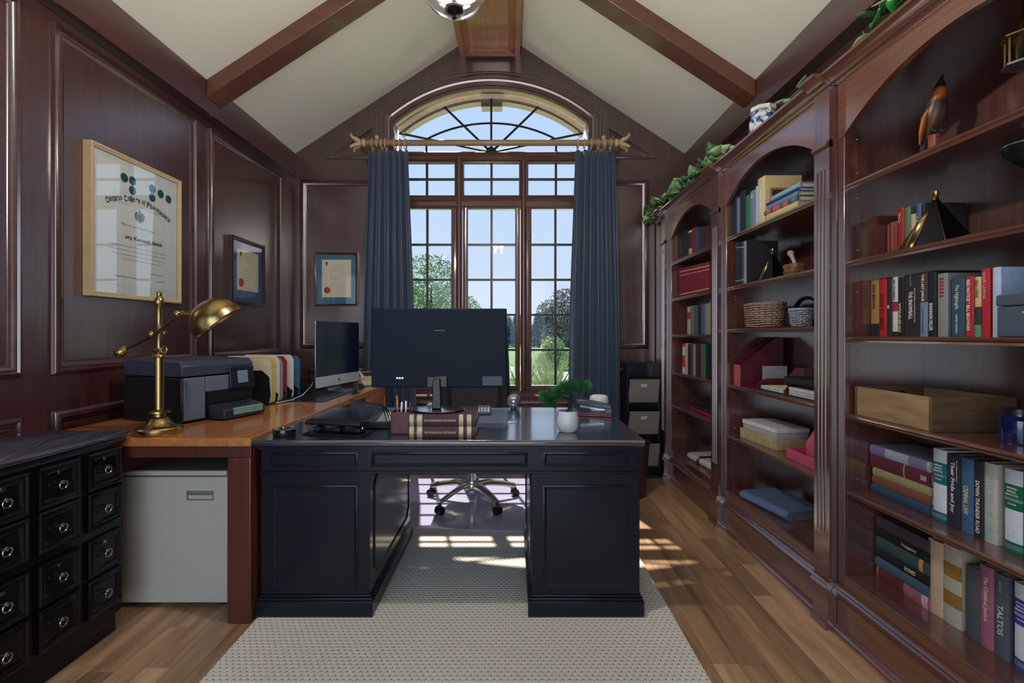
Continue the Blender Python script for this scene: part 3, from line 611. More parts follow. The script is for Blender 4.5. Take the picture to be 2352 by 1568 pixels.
# ------------------------------------------------------------------ office chair
GRAPH = plain('graphite_fabric', (54, 52, 54), 0.7, vary=0.15, scale=120); CHARM = plain('champagne_metal', (206, 204, 188), 0.25, metal=0.9, vary=0.05)
oc = thing('office_chair', 'black swivel office chair with a metal five-star base', 'chair', (-0.284, 3.433, RUGZ + 0.0045))
m = MB(); m.lathe([(0.045, 0.085), (0.052, 0.10), (0.046, 0.135), (0.03, 0.15)], 20); hub = m.build('hub', CHARM, oc)
m = MB(); m.lathe([(0.03, 0.15), (0.03, 0.30), (0.02, 0.30), (0.02, 0.43)], 16); m.tube([(0, 0, 0.055), (0, 0, 0.086)], 0.016, 10); m.build('gas_column', SILVER, oc)
for k in range(5):
    a = -PI / 2 + PI / 5 + k * 2 * PI / 5; c, q = math.cos(a), math.sin(a); R0 = 0.325
    m = MB(); m.tube([(0.03 * c, 0.03 * q, 0.118), (0.12 * c, 0.12 * q, 0.125), (0.22 * c, 0.22 * q, 0.105), (0.30 * c, 0.30 * q, 0.085), (R0 * c, R0 * q, 0.078)], [0.026, 0.026, 0.023, 0.02, 0.018], 10, flat=0.75); sp_ = m.build('base_arm', CHARM, oc)
    m = MB(); x, y = (R0 + 0.0) * c, (R0) * q
    m.tube([(x, y, 0.05), (x, y, 0.075)], 0.008, 8)
    for s_ in (-1, 1):
        ox, oy = -q * 0.016 * s_, c * 0.016 * s_
        m.tube([(x + ox * 0.4, y + oy * 0.4, 0.028), (x + ox * 1.5, y + oy * 1.5, 0.028)], 0.0275, 16)
    m.box(x - 0.012, x + 0.012, y - 0.012, y + 0.012, 0.04, 0.06); m.build('caster', BLACKP, oc)
m = MB(); m.box(-0.14, 0.14, -0.14, 0.14, 0.43, 0.455); m.build('seat_plate', BLACKP, oc)
m = MB(); m.box(-0.25, 0.25, -0.25, 0.24, 0.456, 0.53); m.build('seat', GRAPH, oc, bevel=0.03)
bk = MB(); NX, NZ = 14, 18; vs = []; fs = []
for j in range(NZ + 1):
    z = 0.56 + 0.76 * j / NZ; hw = 0.26 * (1 - 0.16 * (j / NZ) ** 3)
    for i in range(NX + 1):
        u = -1 + 2 * i / NX; vs.append((hw * u, 0.29 + 0.09 * (j / NZ) - 0.07 * u * u, z - 0.03 * (1 - u * u) * (j == NZ)))
for j in range(NZ):
    for i in range(NX): a = j * (NX + 1) + i; fs.append((a, a + 1, a + NX + 2, a + NX + 1))
bk.add(vs, fs); bk.build('backrest', plain('black_upholstery', (28, 28, 30), 0.6), oc, solid=0.05, angle=80, bevel=0)
m = MB(); m.tube([(0, 0.1, 0.44), (0, 0.27, 0.45), (0, 0.345, 0.55), (0, 0.375, 0.75)], 0.016, 8, flat=2.0); m.build('back_bracket', BLACKP, oc)
m = MB(); m.box(-0.19, 0.19, 0.21, 0.262, 0.62, 0.82); m.build('lumbar_cushion', GRAPH, oc, bevel=0.024)
for s_ in (-1, 1):
    m = MB(); m.tube([(s_ * 0.2, 0.0, 0.445), (s_ * 0.29, 0.0, 0.46), (s_ * 0.3, 0.0, 0.56), (s_ * 0.3, 0.0, 0.66)], 0.014, 8); m.box(s_ * 0.3 - 0.03, s_ * 0.3 + 0.03, -0.12, 0.13, 0.66, 0.685); m.build('armrest', BLACKP, oc, bevel=0.008)
# ------------------------------------------------------------------ bookcases
XF, XBK, ZTOP = 1.33, 1.650, 2.225
SH = {'near': [1.798, 1.491, 1.189, 0.879, 0.573], 'mid': [1.80, 1.49, 1.232, 0.889, 0.574], 'far': [1.80, 1.495, 1.195, 0.885, 0.61]}
CROWN = [(1.33, 2.222), (1.322, 2.226), (1.318, 2.234), (1.302, 2.236), (1.296, 2.246), (1.278, 2.254), (1.270, 2.260), (1.262, 2.262), (1.260, 2.272), (1.655, 2.272), (1.655, 2.2255), (1.33, 2.2255)]
def shelf_prof(z): return [(1.352, z - 0.011), (1.348, z - 0.004), (1.351, z - 0.001), (1.344, z + 0.002), (1.342, z + 0.008), (1.347, z + 0.012), (1.6495, z + 0.012), (1.6495, z - 0.011)]
DECK = 0.245
def bookcase(key, label, y0, y1, s0, s1, pil, filler=None):
    """One bay: interior from y0 (near) to y1 (far), stiles of width s0, s1 and the pilasters that belong to it."""
    t = thing('bookcase', label, 'bookcase', (1.5, (y0 + y1) / 2, 0), group='built-in mahogany bookcases')
    def P(name, fn, mat=CASE, bevel=0.0, parent=None):
        m = MB(); fn(m); return m.build(name, mat, parent or t, world=True, bevel=bevel)
    P('back_panel', lambda m: m.box(XBK, XBK + 0.008, y0 - s0, y1 + s1, 0.0005, ZTOP))
    P('side_panel', lambda m: m.box(1.352, XBK - 0.0003, y0 - 0.019, y0, 0.0005, ZTOP))
    P('side_panel', lambda m: m.box(1.352, XBK - 0.0003, y1, y1 + 0.019, 0.0005, ZTOP))
    P('stile', lambda m: m.box(XF, 1.3517, y0 - s0, y0 + 0.004, 0.2, 2.0), bevel=0.003)
    P('stile', lambda m: m.box(XF, 1.3517, y1 - 0.004, y1 + s1, 0.2, 2.0), bevel=0.003)
    P('top_panel', lambda m: m.box(1.353, XBK - 0.0003, y0 + 0.0003, y1 - 0.0003, 2.205, ZTOP - 0.0003))
    yc = (y0 + y1) / 2; hw = (y1 - y0) / 2 - 0.012; RS = 0.14; ra = (hw * hw + RS * RS) / (2 * RS)
    arc = [(yc + hw * (-1 + 2 * i / 32), 2.012 + RS - ra + math.sqrt(ra * ra - (hw * (-1 + 2 * i / 32)) ** 2)) for i in range(33)]
    P('arched_header', lambda m: m.prism([(y1 + s1, 2.0003), (y1 + s1, 2.222), (y0 - s0, 2.222), (y0 - s0, 2.0003), (y0 + 0.0, 2.0003)] + arc + [(y1, 2.0003)], 'X', XF, 1.3517), CASEY)
    for z in SH[key]: P('shelf', lambda m: m.prism(shelf_prof(z), 'Y', y0 + 0.0006, y1 - 0.0006), CASEY)
    for z in SH[key]:
        for dz in (-0.045, 0.055, 0.19):
            P('shelf_pin', lambda m: (m.sphere((1.385, y1 - 0.001, z + dz), 0.0032, 8, 6)), NICKEL)
    P('bottom_shelf', lambda m: m.box(1.3345, XBK - 0.0004, y0 + 0.0006, y1 - 0.0006, DECK - 0.02, DECK), CASEY, 0.003)
    P('base_rail', lambda m: (m.box(1.328, 1.334, y0 - s0, y1 + s1, 0.0005, 0.2), m.box(1.328, 1.334, y0 + 0.0045, y1 - 0.0045, 0.2, 0.243)), CASEY)
    P('base_molding', lambda m: m.prism([(1.3275, 0.199), (1.318, 0.196), (1.312, 0.188), (1.318, 0.180), (1.308, 0.172), (1.303, 0.158), (1.310, 0.150), (1.3275, 0.146)], 'Y', y0 - s0, y1 + s1), CASEY)
    P('shoe_molding', lambda m: m.prism([(1.3275, 0.0005), (1.312, 0.0005), (1.312, 0.012), (1.318, 0.018), (1.318, 0.026), (1.3275, 0.032)], 'Y', y0 - s0, y1 + s1), CASEY)
    P('crown', lambda m: m.prism(CROWN, 'Y', y0 - s0, y1 + s1), CASEY)
    for (a, b) in pil:
        w = b - a; xf = 1.297
        g = [a + 0.010]
        prof = [(1.352, a), (xf, a)]
        for k in range(3):
            c = a + w * (0.27 + 0.23 * k); r = w * 0.075
            prof += [(xf + r * math.cos(q) * 1.3, c + r * math.sin(q)) for q in [-PI / 2 + PI * i / 6 for i in range(7)]]
        prof += [(xf, b), (1.352, b)]
        P('pilaster', lambda m: (m.prism(prof, 'Z', 0.389, 1.892), m.box(xf, 1.352, a, b, 0.2, 0.389), m.box(xf, 1.352, a, b, 1.892, 2.222)), CASE)
        P('pilaster_cap', lambda m: m.prism([(1.31, 1.975), (xf - 0.004, 1.975), (xf - 0.014, 1.984), (xf - 0.014, 1.992), (xf - 0.008, 1.997), (xf - 0.008, 2.004), (1.31, 2.004)], 'Y', a, b), CASEY)
        P('pilaster_base', lambda m: (m.box(1.290, 1.327, a, b, 0.0005, 0.146), m.prism([(1.327, 0.199), (xf - 0.008, 0.196), (xf - 0.014, 0.188), (xf - 0.008, 0.180), (xf - 0.018, 0.172), (xf - 0.022, 0.158), (xf - 0.014, 0.1465), (1.327, 0.1465)], 'Y', a, b), m.box(1.280, 1.29, a, b, 0.0005, 0.028)), CASEY)
        P('pilaster_crown', lambda m: m.prism([(x - 0.033 if x < 1.34 else 1.40, z + 0.0004) for x, z in CROWN], 'Y', a, b), CASEY)
    if filler: P('filler_panel', lambda m: (m.box(XF, 1.352, filler[0], filler[1], 0.0005, ZTOP), m.prism(CROWN, 'Y', filler[0], filler[1])), CASE)
    return t
bookcase('near', 'nearest arched mahogany bookcase bay, with the wooden crate and book rows', 0.98, 1.918, 0.036, 0.034, [])
bookcase('mid', 'middle arched mahogany bookcase bay between two fluted pilasters', 2.088, 2.970, 0.033, 0.031, [(1.954, 2.053)])
bookcase('far', 'farthest arched mahogany bookcase bay beside the right curtain', 3.150, 3.990, 0.033, 0.058, [(3.003, 3.115), (4.05, 4.16)], (4.162, 4.40))
# ------------------------------------------------------------------ pendant lamp
t = thing('pendant_lamp', 'glass bowl pendant lamp with a bronze finial hanging from the ridge', 'lamp', (-0.2, 1.67, RBZ))
BRONZE = plain('oil_bronze', (52, 44, 44), 0.35, metal=0.8, vary=0.1)
MB().lathe([(0.0, 0), (0.07, -0.001), (0.07, -0.012), (0.02, -0.035), (0.006, -0.04), (0.006, -1.12), (0.0, -1.12)], 20, (-0.2, 1.67, RBZ - 0.023)).build('stem', BRONZE, t, world=True)
m = MB(); m.lathe([(0.0, 2.60), (0.03, 2.60), (0.045, 2.575), (0.03, 2.55)], 20, (-0.2, 1.67, 0))
for k in range(3):
    a = k * 2 * PI / 3 + 0.4; m.tube([(-0.2 + 0.03 * math.cos(a), 1.67 + 0.03 * math.sin(a), 2.575), (-0.2 + 0.10 * math.cos(a), 1.67 + 0.10 * math.sin(a), 2.56), (-0.2 + 0.122 * math.cos(a), 1.67 + 0.122 * math.sin(a), 2.462)], 0.005, 8)
m.torus((-0.2, 1.67, 2.46), 0.12, 0.006, 'Z', 32, 8); m.build('bracket', BRONZE, t, world=True)
m = MB(); m.lathe([(0.116, 2.455), (0.114, 2.42), (0.105, 2.39), (0.085, 2.36), (0.055, 2.34), (0.02, 2.333)], 40, (-0.2, 1.67, 0), close=False); m.build('glass_bowl', sheet_glass('bowl_glass', (0.93, 0.95, 0.97), refl=2.0, rough=0.05), t, world=True, solid=0.003)
MB().lathe([(0.0, 2.305), (0.007, 2.309), (0.008, 2.316), (0.006, 2.322), (0.014, 2.328), (0.032, 2.336), (0.034, 2.342), (0.02, 2.352), (0.008, 2.36), (0.008, 2.55)], 20, (-0.2, 1.67, 0)).build('finial', BRONZE, t, world=True)
for s_ in (-1, 1):
    m = MB(); m.lathe([(0.0, 2.52), (0.012, 2.51), (0.022, 2.485), (0.024, 2.465), (0.012, 2.435), (0.0, 2.43)], 14, (-0.2 + s_ * 0.05, 1.67, 0)); m.build('bulb', plain('bulb_glow', (255, 240, 214), 0.4, emit=(255, 226, 180, 6.0)), t, world=True)
    L = bpy.data.lights.new('bulb_light', 'POINT'); L.energy = 9.5; L.shadow_soft_size = 0.03; L.color = (1.0, 0.95, 0.88)
    lo = bpy.data.objects.new('bulb_light', L); col.objects.link(lo); lo.parent = t; lo.location = wmat(t).inverted() @ Vector((-0.2 + s_ * 0.05, 1.67, 2.545))
# ------------------------------------------------------------------ pictures
def picture(name, label, loc, rz, w, h, fm, fw, fd, matm, mw, paper_rgb, extra=None):
    t = thing(name, label, 'picture', loc, rz)
    prof = [(0, 0), (0, fd), (fw * 0.35, fd + 0.002), (fw * 0.6, fd - 0.002), (fw, fd - 0.005), (fw, fd - 0.012)]
    to = lambda a, b, hh: (a, -hh, b)
    m = MB(); m.frame(rect(-w / 2, w / 2, -h / 2, h / 2), prof, to); m.build('frame', fm, t)
    m = MB(); m.box(-w / 2 + fw, w / 2 - fw, -(fd - 0.014), -(fd - 0.018), -h / 2 + fw, h / 2 - fw); m.build('mat_board', matm, t, smooth=False)
    pp = m = MB(); m.box(-w / 2 + fw + mw[0], w / 2 - fw - mw[0], -(fd - 0.0125), -(fd - 0.0138), -h / 2 + fw + mw[2], h / 2 - fw - mw[1]); pp = m.build('certificate', plain('vellum_' + name, paper_rgb, 0.8, vary=0.03), t, smooth=False)
    if extra: extra(t, pp, -(fd - 0.012))
    m = MB(); m.box(-w / 2 + fw * 0.9, w / 2 - fw * 0.9, -(fd - 0.0095), -(fd - 0.0085), -h / 2 + fw * 0.9, h / 2 - fw * 0.9); m.build('glass', PGLASS if w > 0.6 else PGLASS2, t, smooth=False)
    return t
INK = plain('ink', (34, 34, 38), 0.7); INKL = plain('faded_ink', (120, 122, 124), 0.8); SEALR = plain('seal_red', (176, 30, 40), 0.6); SEALT = plain('seal_teal', (30, 92, 112), 0.6); SEALG = plain('seal_green', (24, 84, 84), 0.6)
EX, EZ = (1, 0, 0), (0, 0, 1)
def scribble(par, x0, x1, z, y, amp, mat=INKL, th=0.0012):
    n = max(int((x1 - x0) / 0.006), 4); pts = [(x0 + (x1 - x0) * i / n, y, z + amp * math.sin(i * 2.3) * (0.5 + 0.5 * math.sin(i * 0.7))) for i in range(n + 1)]
    vs = [(p[0], p[1], p[2] - th) for p in pts] + [(p[0], p[1], p[2] + th) for p in pts]; n = len(pts)
    m = MB(); m.add(vs, [(i, i + 1, n + i + 1, n + i) for i in range(n - 1)]); m.build('lettering', mat, par, smooth=False)
def disc(par, x, z, y, r, mat, name='seal'):
    m = MB(); m.prism([(x + r * math.cos(2 * PI * i / 24), z + r * math.sin(2 * PI * i / 24)) for i in range(24)], 'Y', y - 0.0008, y); return m.build(name, mat, par, smooth=False)
def big_cert(t, pp, y):
    S = 'Ontario College of Pharmacists'; Rr = 0.50; cz = 0.165 - Rr; span = 0.95; n = len(S)
    wid = {'i': .45, 'l': .45, ' ': .5, 't': .6, 'f': .55, 'r': .7, 'O': 1.5, 'C': 1.35, 'P': 1.35, 'm': 1.4}
    tot = sum(wid.get(c, 1.0) for c in S); pos = 0
    for c in S:
        w = wid.get(c, 1.0); th = PI / 2 + span / 2 - span * (pos + w / 2) / tot; pos += w
        if c == ' ': continue
        x = Rr * math.cos(th); z = cz + Rr * math.sin(th); up = (math.cos(th), 0, math.sin(th)); rt = (math.sin(th), 0, -math.cos(th))
        lettering(pp, c, span * Rr * w / tot * 0.82, (x + 0.005, y, z), rt, up, INK, height=0.034 if c.isupper() or c in 'lfth' else 0.023, bold=0.03)
    for dx, dz, mt in ((0.092, 0.262, SEALT), (0.158, 0.252, SEALG), (0.22, 0.238, SEALT), (0.092, 0.212, SEALT), (-0.05, 0.262, SEALT), (-0.105, 0.262, SEALG), (-0.05, 0.21, SEALG)): disc(pp, dx, dz, y, 0.024, mt)
    m = MB(); m.prism([(-0.03, 0.06), (-0.036, 0.09), (-0.02, 0.105), (-0.012, 0.098), (0.0, 0.125), (0.012, 0.098), (0.02, 0.105), (0.036, 0.09), (0.03, 0.06), (0.0, 0.045)], 'Y', y - 0.0006, y); cr = m.build('crest', INKL, pp, smooth=False)
    m = MB(); m.prism([(-0.014, 0.066), (-0.014, 0.088), (0.014, 0.088), (0.014, 0.066), (0, 0.056)], 'Y', y - 0.0012, y - 0.0007); m.build('shield', INK, cr, smooth=False)
    lettering(pp, 'This is to Certify that', 0.24, (-0.01, y, 0.015), EX, EZ, INK, height=0.016)
    lettering(pp, 'ory Kenneth Smith', 0.27, (0.035, y, -0.05), EX, EZ, INK, height=0.028, bold=0.035)
    for k, (a, b) in enumerate(((-0.2, 0.2), (-0.2, 0.2), (-0.18, 0.2), (-0.12, 0.16))): scribble(pp, a, b, -0.098 - 0.023 * k, y, 0.004)
    scribble(pp, 0.07, 0.17, -0.225, y, 0.006, INK); scribble(pp, -0.17, -0.02, -0.262, y, 0.002, INK); scribble(pp, 0.12, 0.19, -0.262, y, 0.002, INK)
    for s_ in (-1, 1): scribble(pp, s_ * 0.13 - 0.07, s_ * 0.13 + 0.07, 0.155 - 0.03, y, 0.012)
GOLDF = plain('pale_gold_frame', (202, 174, 134), 0.4, metal=0.15, vary=0.08)
picture('framed_certificate', 'large gold-framed certificate on the left panelled wall', (XL + 0.0055, 2.637, 1.775), PI / 2, 0.635, 0.755, GOLDF, 0.022, 0.042, plain('certificate_mount', (226, 230, 230), 0.8, vary=0.02), (0.02, 0.035, 0.05), (232, 234, 234), big_cert)
def small_cert(t, pp, y, w, h, px, pz):
    disc(pp, px - w * 0.32, pz - h * 0.31, y, w * 0.11, SEALR)
    m = MB(); m.prism([(px - w * .36, pz + h * .36), (px - w * .38, pz + h * .42), (px - w * .34, pz + h * .45), (px - w * .30, pz + h * .42), (px - w * .32, pz + h * .36), (px - w * .34, pz + h * .32)], 'Y', y - 0.0006, y); m.build('crest', INK, pp, smooth=False)
    for k in range(9): scribble(pp, px - w * (0.16 + 0.05 * (k % 2)), px + w * (0.3 - 0.06 * (k % 3)), pz + h * (0.36 - 0.075 * k), y, 0.001, INKL, 0.0014 if k in (2, 5) else 0.0007)
DARKF = wood('dark_frame', (40, 20, 20), (62, 30, 28), 'Z', rough=0.3, coat=0.5)
picture('framed_diploma', 'framed diploma with a blue mat on the left wall above the folders', (XL + 0.0055, 3.745, 1.69), PI / 2, 0.47, 0.50, DARKF, 0.03, 0.03, plain('royal_blue_mat', (58, 92, 150), 0.8), (0.055, 0.055, 0.075), (216, 208, 186), lambda t, p, y: small_cert(t, p, y, 0.30, 0.31, 0, 0.01))
picture('framed_diploma', 'framed diploma with a teal mat on the window wall left of the curtain', (-1.615, YB - 0.0008, 1.715), 0.0, 0.398, 0.492, DARKF, 0.02, 0.024, plain('teal_mat', (58, 110, 138), 0.8), (0.045, 0.045, 0.06), (222, 212, 188), lambda t, p, y: small_cert(t, p, y, 0.268, 0.347, 0, 0.007))
# ------------------------------------------------------------------ brass lamp
t = thing('desk_lamp', 'aged brass pharmacy lamp with a domed shade on the side desk', 'lamp', (-1.545, 2.10, 0.7755))
lx, ly, lz = -1.545, 2.10, 0.7755
def LP(*p): return [(lx + a, ly + b, lz + c) for a, b, c in p]
MB().lathe([(0.0, 0.0), (0.086, 0.0), (0.089, 0.006), (0.089, 0.024), (0.084, 0.03), (0.06, 0.034), (0.045, 0.05), (0.036, 0.066), (0.024, 0.074), (0.022, 0.084), (0.042, 0.09), (0.042, 0.098), (0.022, 0.105)], 36, (lx, ly, lz)).build('base', BRASS, t, world=True)
MB().lathe([(0.018, 0.105), (0.018, 0.33), (0.032, 0.334), (0.03, 0.342), (0.018, 0.352), (0.026, 0.366), (0.012, 0.372), (0.012, 0.44), (0.016, 0.446), (0.012, 0.452), (0.011, 0.555), (0.016, 0.562), (0.02, 0.578), (0.016, 0.592), (0.008, 0.60), (0.011, 0.608), (0.009, 0.618), (0.0, 0.622)], 24, (lx, ly, lz)).build('post', BRASS, t, world=True)
MB().torus((lx + 0.03, ly - 0.012, lz + 0.366), 0.013, 0.004, 'Y', 16, 8).build('ring_screw', BRASS, t, world=True); MB().sphere((lx - 0.02, ly - 0.02, lz + 0.434), 0.014, 12, 8).build('pivot_knob', BRASS, t, world=True); MB().sphere((lx + 0.03, ly - 0.01, lz + 0.44), 0.01, 12, 8).build('pivot_knob', BRASS, t, world=True)
m = MB(); m.tube(LP((-0.15, -0.02, 0.358), (0.0, -0.02, 0.436), (0.105, -0.02, 0.525)), 0.0065, 12); m.sphere((lx - 0.158, ly - 0.02, lz + 0.354), 0.0, 4, 4); m.build('arm', plain('dark_brass', (92, 72, 46), 0.3, metal=1.0), t, world=True)
m = MB(); m.lathe([(0.0, -0.03), (0.012, -0.027), (0.022, -0.01), (0.02, 0.006), (0.012, 0.016), (0.018, 0.022), (0.012, 0.03), (0, 0.03)], 16); RM = Matrix.Translation((lx - 0.15, ly - 0.02, lz + 0.358)) @ Vector((0.15, 0, 0.078)).to_track_quat('Z', 'Y').to_matrix().to_4x4(); m.v = [tuple(RM @ Vector(v)) for v in m.v]; m.build('counterweight', BRASS, t, world=True)
m = MB(); m.tube(LP((0.092, -0.02, 0.523), (0.118, -0.02, 0.525)), 0.012, 12); m.sphere((lx + 0.1, ly - 0.03, lz + 0.522), 0.015, 12, 8); m.tube(LP((0.118, -0.02, 0.522), (0.15, -0.02, 0.522), (0.155, -0.02, 0.522), (0.20, -0.02, 0.522)), [0.01, 0.01, 0.015, 0.018], 12); m.build('joint', BRASS, t, world=True)
ax = Vector((0.57, 0.30, -0.80)).normalized(); RM = Matrix.Translation((lx + 0.268, ly - 0.02, lz + 0.488)) @ ax.to_track_quat('-Z', 'Y').to_matrix().to_4x4()
m = MB(); Rs = 0.108; m.lathe([(Rs * 1.02, -0.008), (Rs * 1.0, 0.0)] + [(Rs * math.cos(q), Rs * 0.92 * math.sin(q)) for q in [PI / 2 * i / 12 for i in range(1, 13)]], 40, close=False)
m.v = [tuple(RM @ Vector(v)) for v in m.v]; m.build('shade', BRASS, t, world=True, solid=0.002)
m = MB(); m.sphere((lx + 0.255, ly - 0.02, lz + 0.505), 0.026, 12, 8); m.build('bulb', WHITEP, t, world=True)
m = MB(); m.tube(LP((0.185, -0.02, 0.51), (0.185, -0.02, 0.485)), 0.003, 6); m.sphere((lx + 0.185, ly - 0.02, lz + 0.482), 0.005, 8, 6); m.build('pull_switch', BRASS, t, world=True)
# ------------------------------------------------------------------ printer
t = thing('printer', 'black inkjet printer with a tilted control panel on the side desk', 'printer', (-1.585, 2.30, 0.7757), math.radians(-18.4)); t.scale = (1.0, 0.87, 1.06)
m = MB(); m.prism([(0.0, 0.004), (0.0, 0.21), (-0.40, 0.21), (-0.40, 0.004)], 'Y', 0.0, 0.47); m.build('body', plain('printer_black', (22, 24, 30), 0.4), t, bevel=0.008)
m = MB(); m.prism([(0.004, 0.214), (0.004, 0.262), (-0.02, 0.285), (-0.36, 0.292), (-0.40, 0.275), (-0.40, 0.214)], 'Y', -0.002, 0.472); m.build('scanner_lid', plain('printer_lid', (58, 64, 80), 0.35), t, bevel=0.006)
MB().box(0.0005, 0.010, 0.006, 0.135, 0.012, 0.208).build('cartridge_door', GREYP, t, bevel=0.006)
MB().box(0.0005, 0.008, 0.14, 0.464, 0.135, 0.208).build('front_panel', GREYP, t, bevel=0.005)
m = MB(); m.prism([(0.0085, 0.135), (0.03, 0.14), (0.018, 0.245), (0.0085, 0.25)], 'Y', 0.285, 0.46); cp = m.build('control_panel', plain('panel_navy', (30, 34, 48), 0.25), t, bevel=0.004)
m = MB(); m.add([(0.0277, 0.335, 0.163), (0.0277, 0.41, 0.163), (0.0205, 0.41, 0.225), (0.0205, 0.335, 0.225)], [(0, 1, 2, 3)]); m.v = [(v[0] + 0.0012, v[1], v[2]) for v in m.v]; m.build('screen', plain('lcd_grey', (120, 132, 148), 0.15), cp, smooth=False)
MB().box(0.001, 0.007, 0.15, 0.40, 0.075, 0.134).build('paper_slot', plain('slot_black', (8, 8, 10), 0.6), t)
m = MB(); m.prism([(0.0105, 0.006), (0.115, 0.006), (0.12, 0.02), (0.118, 0.05), (0.10, 0.058), (0.0105, 0.072)], 'Y', 0.15, 0.44); m.build('output_tray', DARKP, t, bevel=0.004)
m = MB(); m.prism([(0.113, 0.055), (0.121, 0.05), (0.122, 0.022), (0.1205, 0.022)], 'Y', 0.21, 0.42); m.build('tray_insert', plain('pale_green_film', (120, 150, 140), 0.3), t)
MB().box(0.0045, 0.0055, 0.02, 0.075, 0.236, 0.244).build('badge', SILVER, t)
# ------------------------------------------------------------------ file sorter with folders
t = thing('file_sorter', 'black stepped wire file sorter beside the printer', 'organizer', (-1.66, 3.20, 0.7797))
MESHB = plain('black_mesh', (20, 22, 26), 0.45)
m = MB(); m.box(-1.84, -1.48, 2.92, 3.47, 0.7797, 0.786); m.build('tray', MESHB, t, world=True)
for k in range(6):
    y = 2.93 + 0.098 * k; hgt = 0.20 if k == 0 else 0.09
    m = MB(); m.prism([(-1.83, 0.787), (-1.485, 0.787), (-1.475, 0.83), (-1.485, 0.787 + hgt - 0.04), (-1.53, 0.787 + hgt), (-1.80, 0.787 + hgt), (-1.83, 0.787 + hgt - 0.03)], 'Y', y, y + 0.004); m.build('divider', MESHB, t, world=True)
cols = [((214, 202, 172), 'cream manila'), ((206, 190, 96), 'yellow'), ((216, 214, 204), 'white'), ((150, 146, 140), 'grey'), ((132, 44, 54), 'maroon'), ((222, 214, 210), 'pale pink-white'), ((52, 110, 140), 'teal blue')]
for k, (c, nm) in enumerate(cols):
    y = [2.938, 2.982, 3.036, 3.080, 3.134, 3.232, 3.330][k]; h = 0.272 + 0.006 * (k % 3)
    t2 = thing('file_folder', nm + ' file folder standing in the black sorter', 'folder', (-1.62, y, 0.787), group='folders in the sorter')
    mm = plain('folder_' + nm.replace(' ', '_'), c, 0.7, vary=0.05)
    for j in (0, 1):
        m = MB(); hh = h - 0.012 * j
        m.prism([(-0.18, 0.0), (0.135, 0.0), (0.14, 0.02), (0.14, hh - 0.02), (0.125, hh), (0.02 - 0.05 * (k % 3), hh), (0.01 - 0.05 * (k % 3), hh + 0.012 * j), (-0.09 - 0.02 * (k % 2), hh + 0.012 * j), (-0.10 - 0.02 * (k % 2), hh), (-0.18, hh)], 'Y', 0.004 + 0.016 * j, 0.006 + 0.016 * j); m.build('cover', mm, t2)
    m = MB(); m.box(-0.17, 0.128, 0.0075, 0.017, 0.003, h - 0.03); m.build('sheets', PAPER, t2)
t = thing('letter_tray', 'black three-tier letter tray behind the silver computer', 'letter tray', (-1.65, 3.70, 0.7797))
for k in range(3):
    m = MB(); z = 0.7797 + 0.085 * k; m.box(-1.86, -1.50, 3.56, 3.86, z, z + 0.006); m.box(-1.86, -1.85, 3.56, 3.86, z + 0.006, z + 0.05); m.build('tier', MESHB, t, world=True)
    m = MB(); m.box(-1.5, -1.495, 3.56, 3.86, z + 0.002, z + 0.012); m.build('rim', SILVER, t, world=True)
m = MB()
for x in (-1.855, -1.505):
    for y in (3.565, 3.855): m.tube([(x, y, 0.7797), (x, y, 0.965)], 0.004, 6)
m.build('posts', MESHB, t, world=True)
t = thing('cable', 'white power cable looping along the side desk to the computer', 'cable')
m = MB(); m.tube([(-1.46, 2.97, 0.7845), (-1.42, 3.08, 0.785), (-1.40, 3.2, 0.80), (-1.41, 3.36, 0.84), (-1.45, 3.5, 0.86), (-1.47, 3.66, 0.86)], 0.0028, 6); m.build('cord', WHITEP, t)
# ------------------------------------------------------------------ silver all-in-one computer
w_ = Vector((0.113, 0.60, 0)); ang = math.atan2(w_.y, w_.x)
t = thing('desktop_computer', 'silver all-in-one computer with a dark screen on the side desk', 'computer', (-1.3265, 3.68, 0.7797), ang)
Wd, z0, z1 = 0.305, 0.045, 0.525
m = MB(); m.box(-Wd, Wd, 0.0, 0.008, z0, z1); m.prism([(-Wd, 0.0085), (Wd, 0.0085), (Wd * 0.6, 0.03), (-Wd * 0.6, 0.03)], 'Z', z0 + 0.06, z1 - 0.06); m.build('housing', SILVER, t, bevel=0.003)
MB().box(-Wd + 0.002, Wd - 0.002, -0.0025, -0.0003, z0 + 0.078, z1 - 0.002).build('screen', plain('dark_screen', (16, 26, 56), 0.22, spec=0.25, vary=0.05), t)
ch = MB().box(-Wd + 0.001, Wd - 0.001, -0.0025, -0.0003, z0 + 0.001, z0 + 0.077).build('chin', plain('chin_silver', (206, 210, 220), 0.35, metal=0.4, vary=0.02), t)
m = MB(); r = 0.013; cz = z0 + 0.037
apple = [(r * 0.95 * math.cos(a) * (1 - 0.10 * math.sin(a)), cz + r * math.sin(a) * (1.0 - 0.12 * abs(math.cos(a)))) for a in [PI / 2 + 2 * PI * i / 28 for i in range(28)]]
apple = [(x if not (x > r * 0.55 and -0.15 * r < z - cz < 0.75 * r) else r * 0.55, z - (0.22 * r * (1 - min(abs(x) / (r * 0.35), 1)) if z > cz else -0.1 * r * (1 - min(abs(x) / (r * 0.3), 1)))) for x, z in apple]
m.prism(apple, 'Y', -0.0034, -0.0027); m.prism([(0.0, cz + r * 0.95), (0.001, cz + r * 1.25), (r * 0.35, cz + r * 1.6), (r * 0.3, cz + r * 1.2)], 'Y', -0.0034, -0.0027); m.build('fruit_emblem', INK, ch, smooth=False)
m = MB(); m.prism([(-0.115, 0.001), (-0.115, 0.007), (0.03, 0.007), (0.09, 0.13), (0.095, 0.13), (0.04, 0.001)], 'X', -0.095, 0.095); m.v = [(v[0], v[1], v[2]) for v in m.v]; m.build('stand', SILVER, t, bevel=0.002)
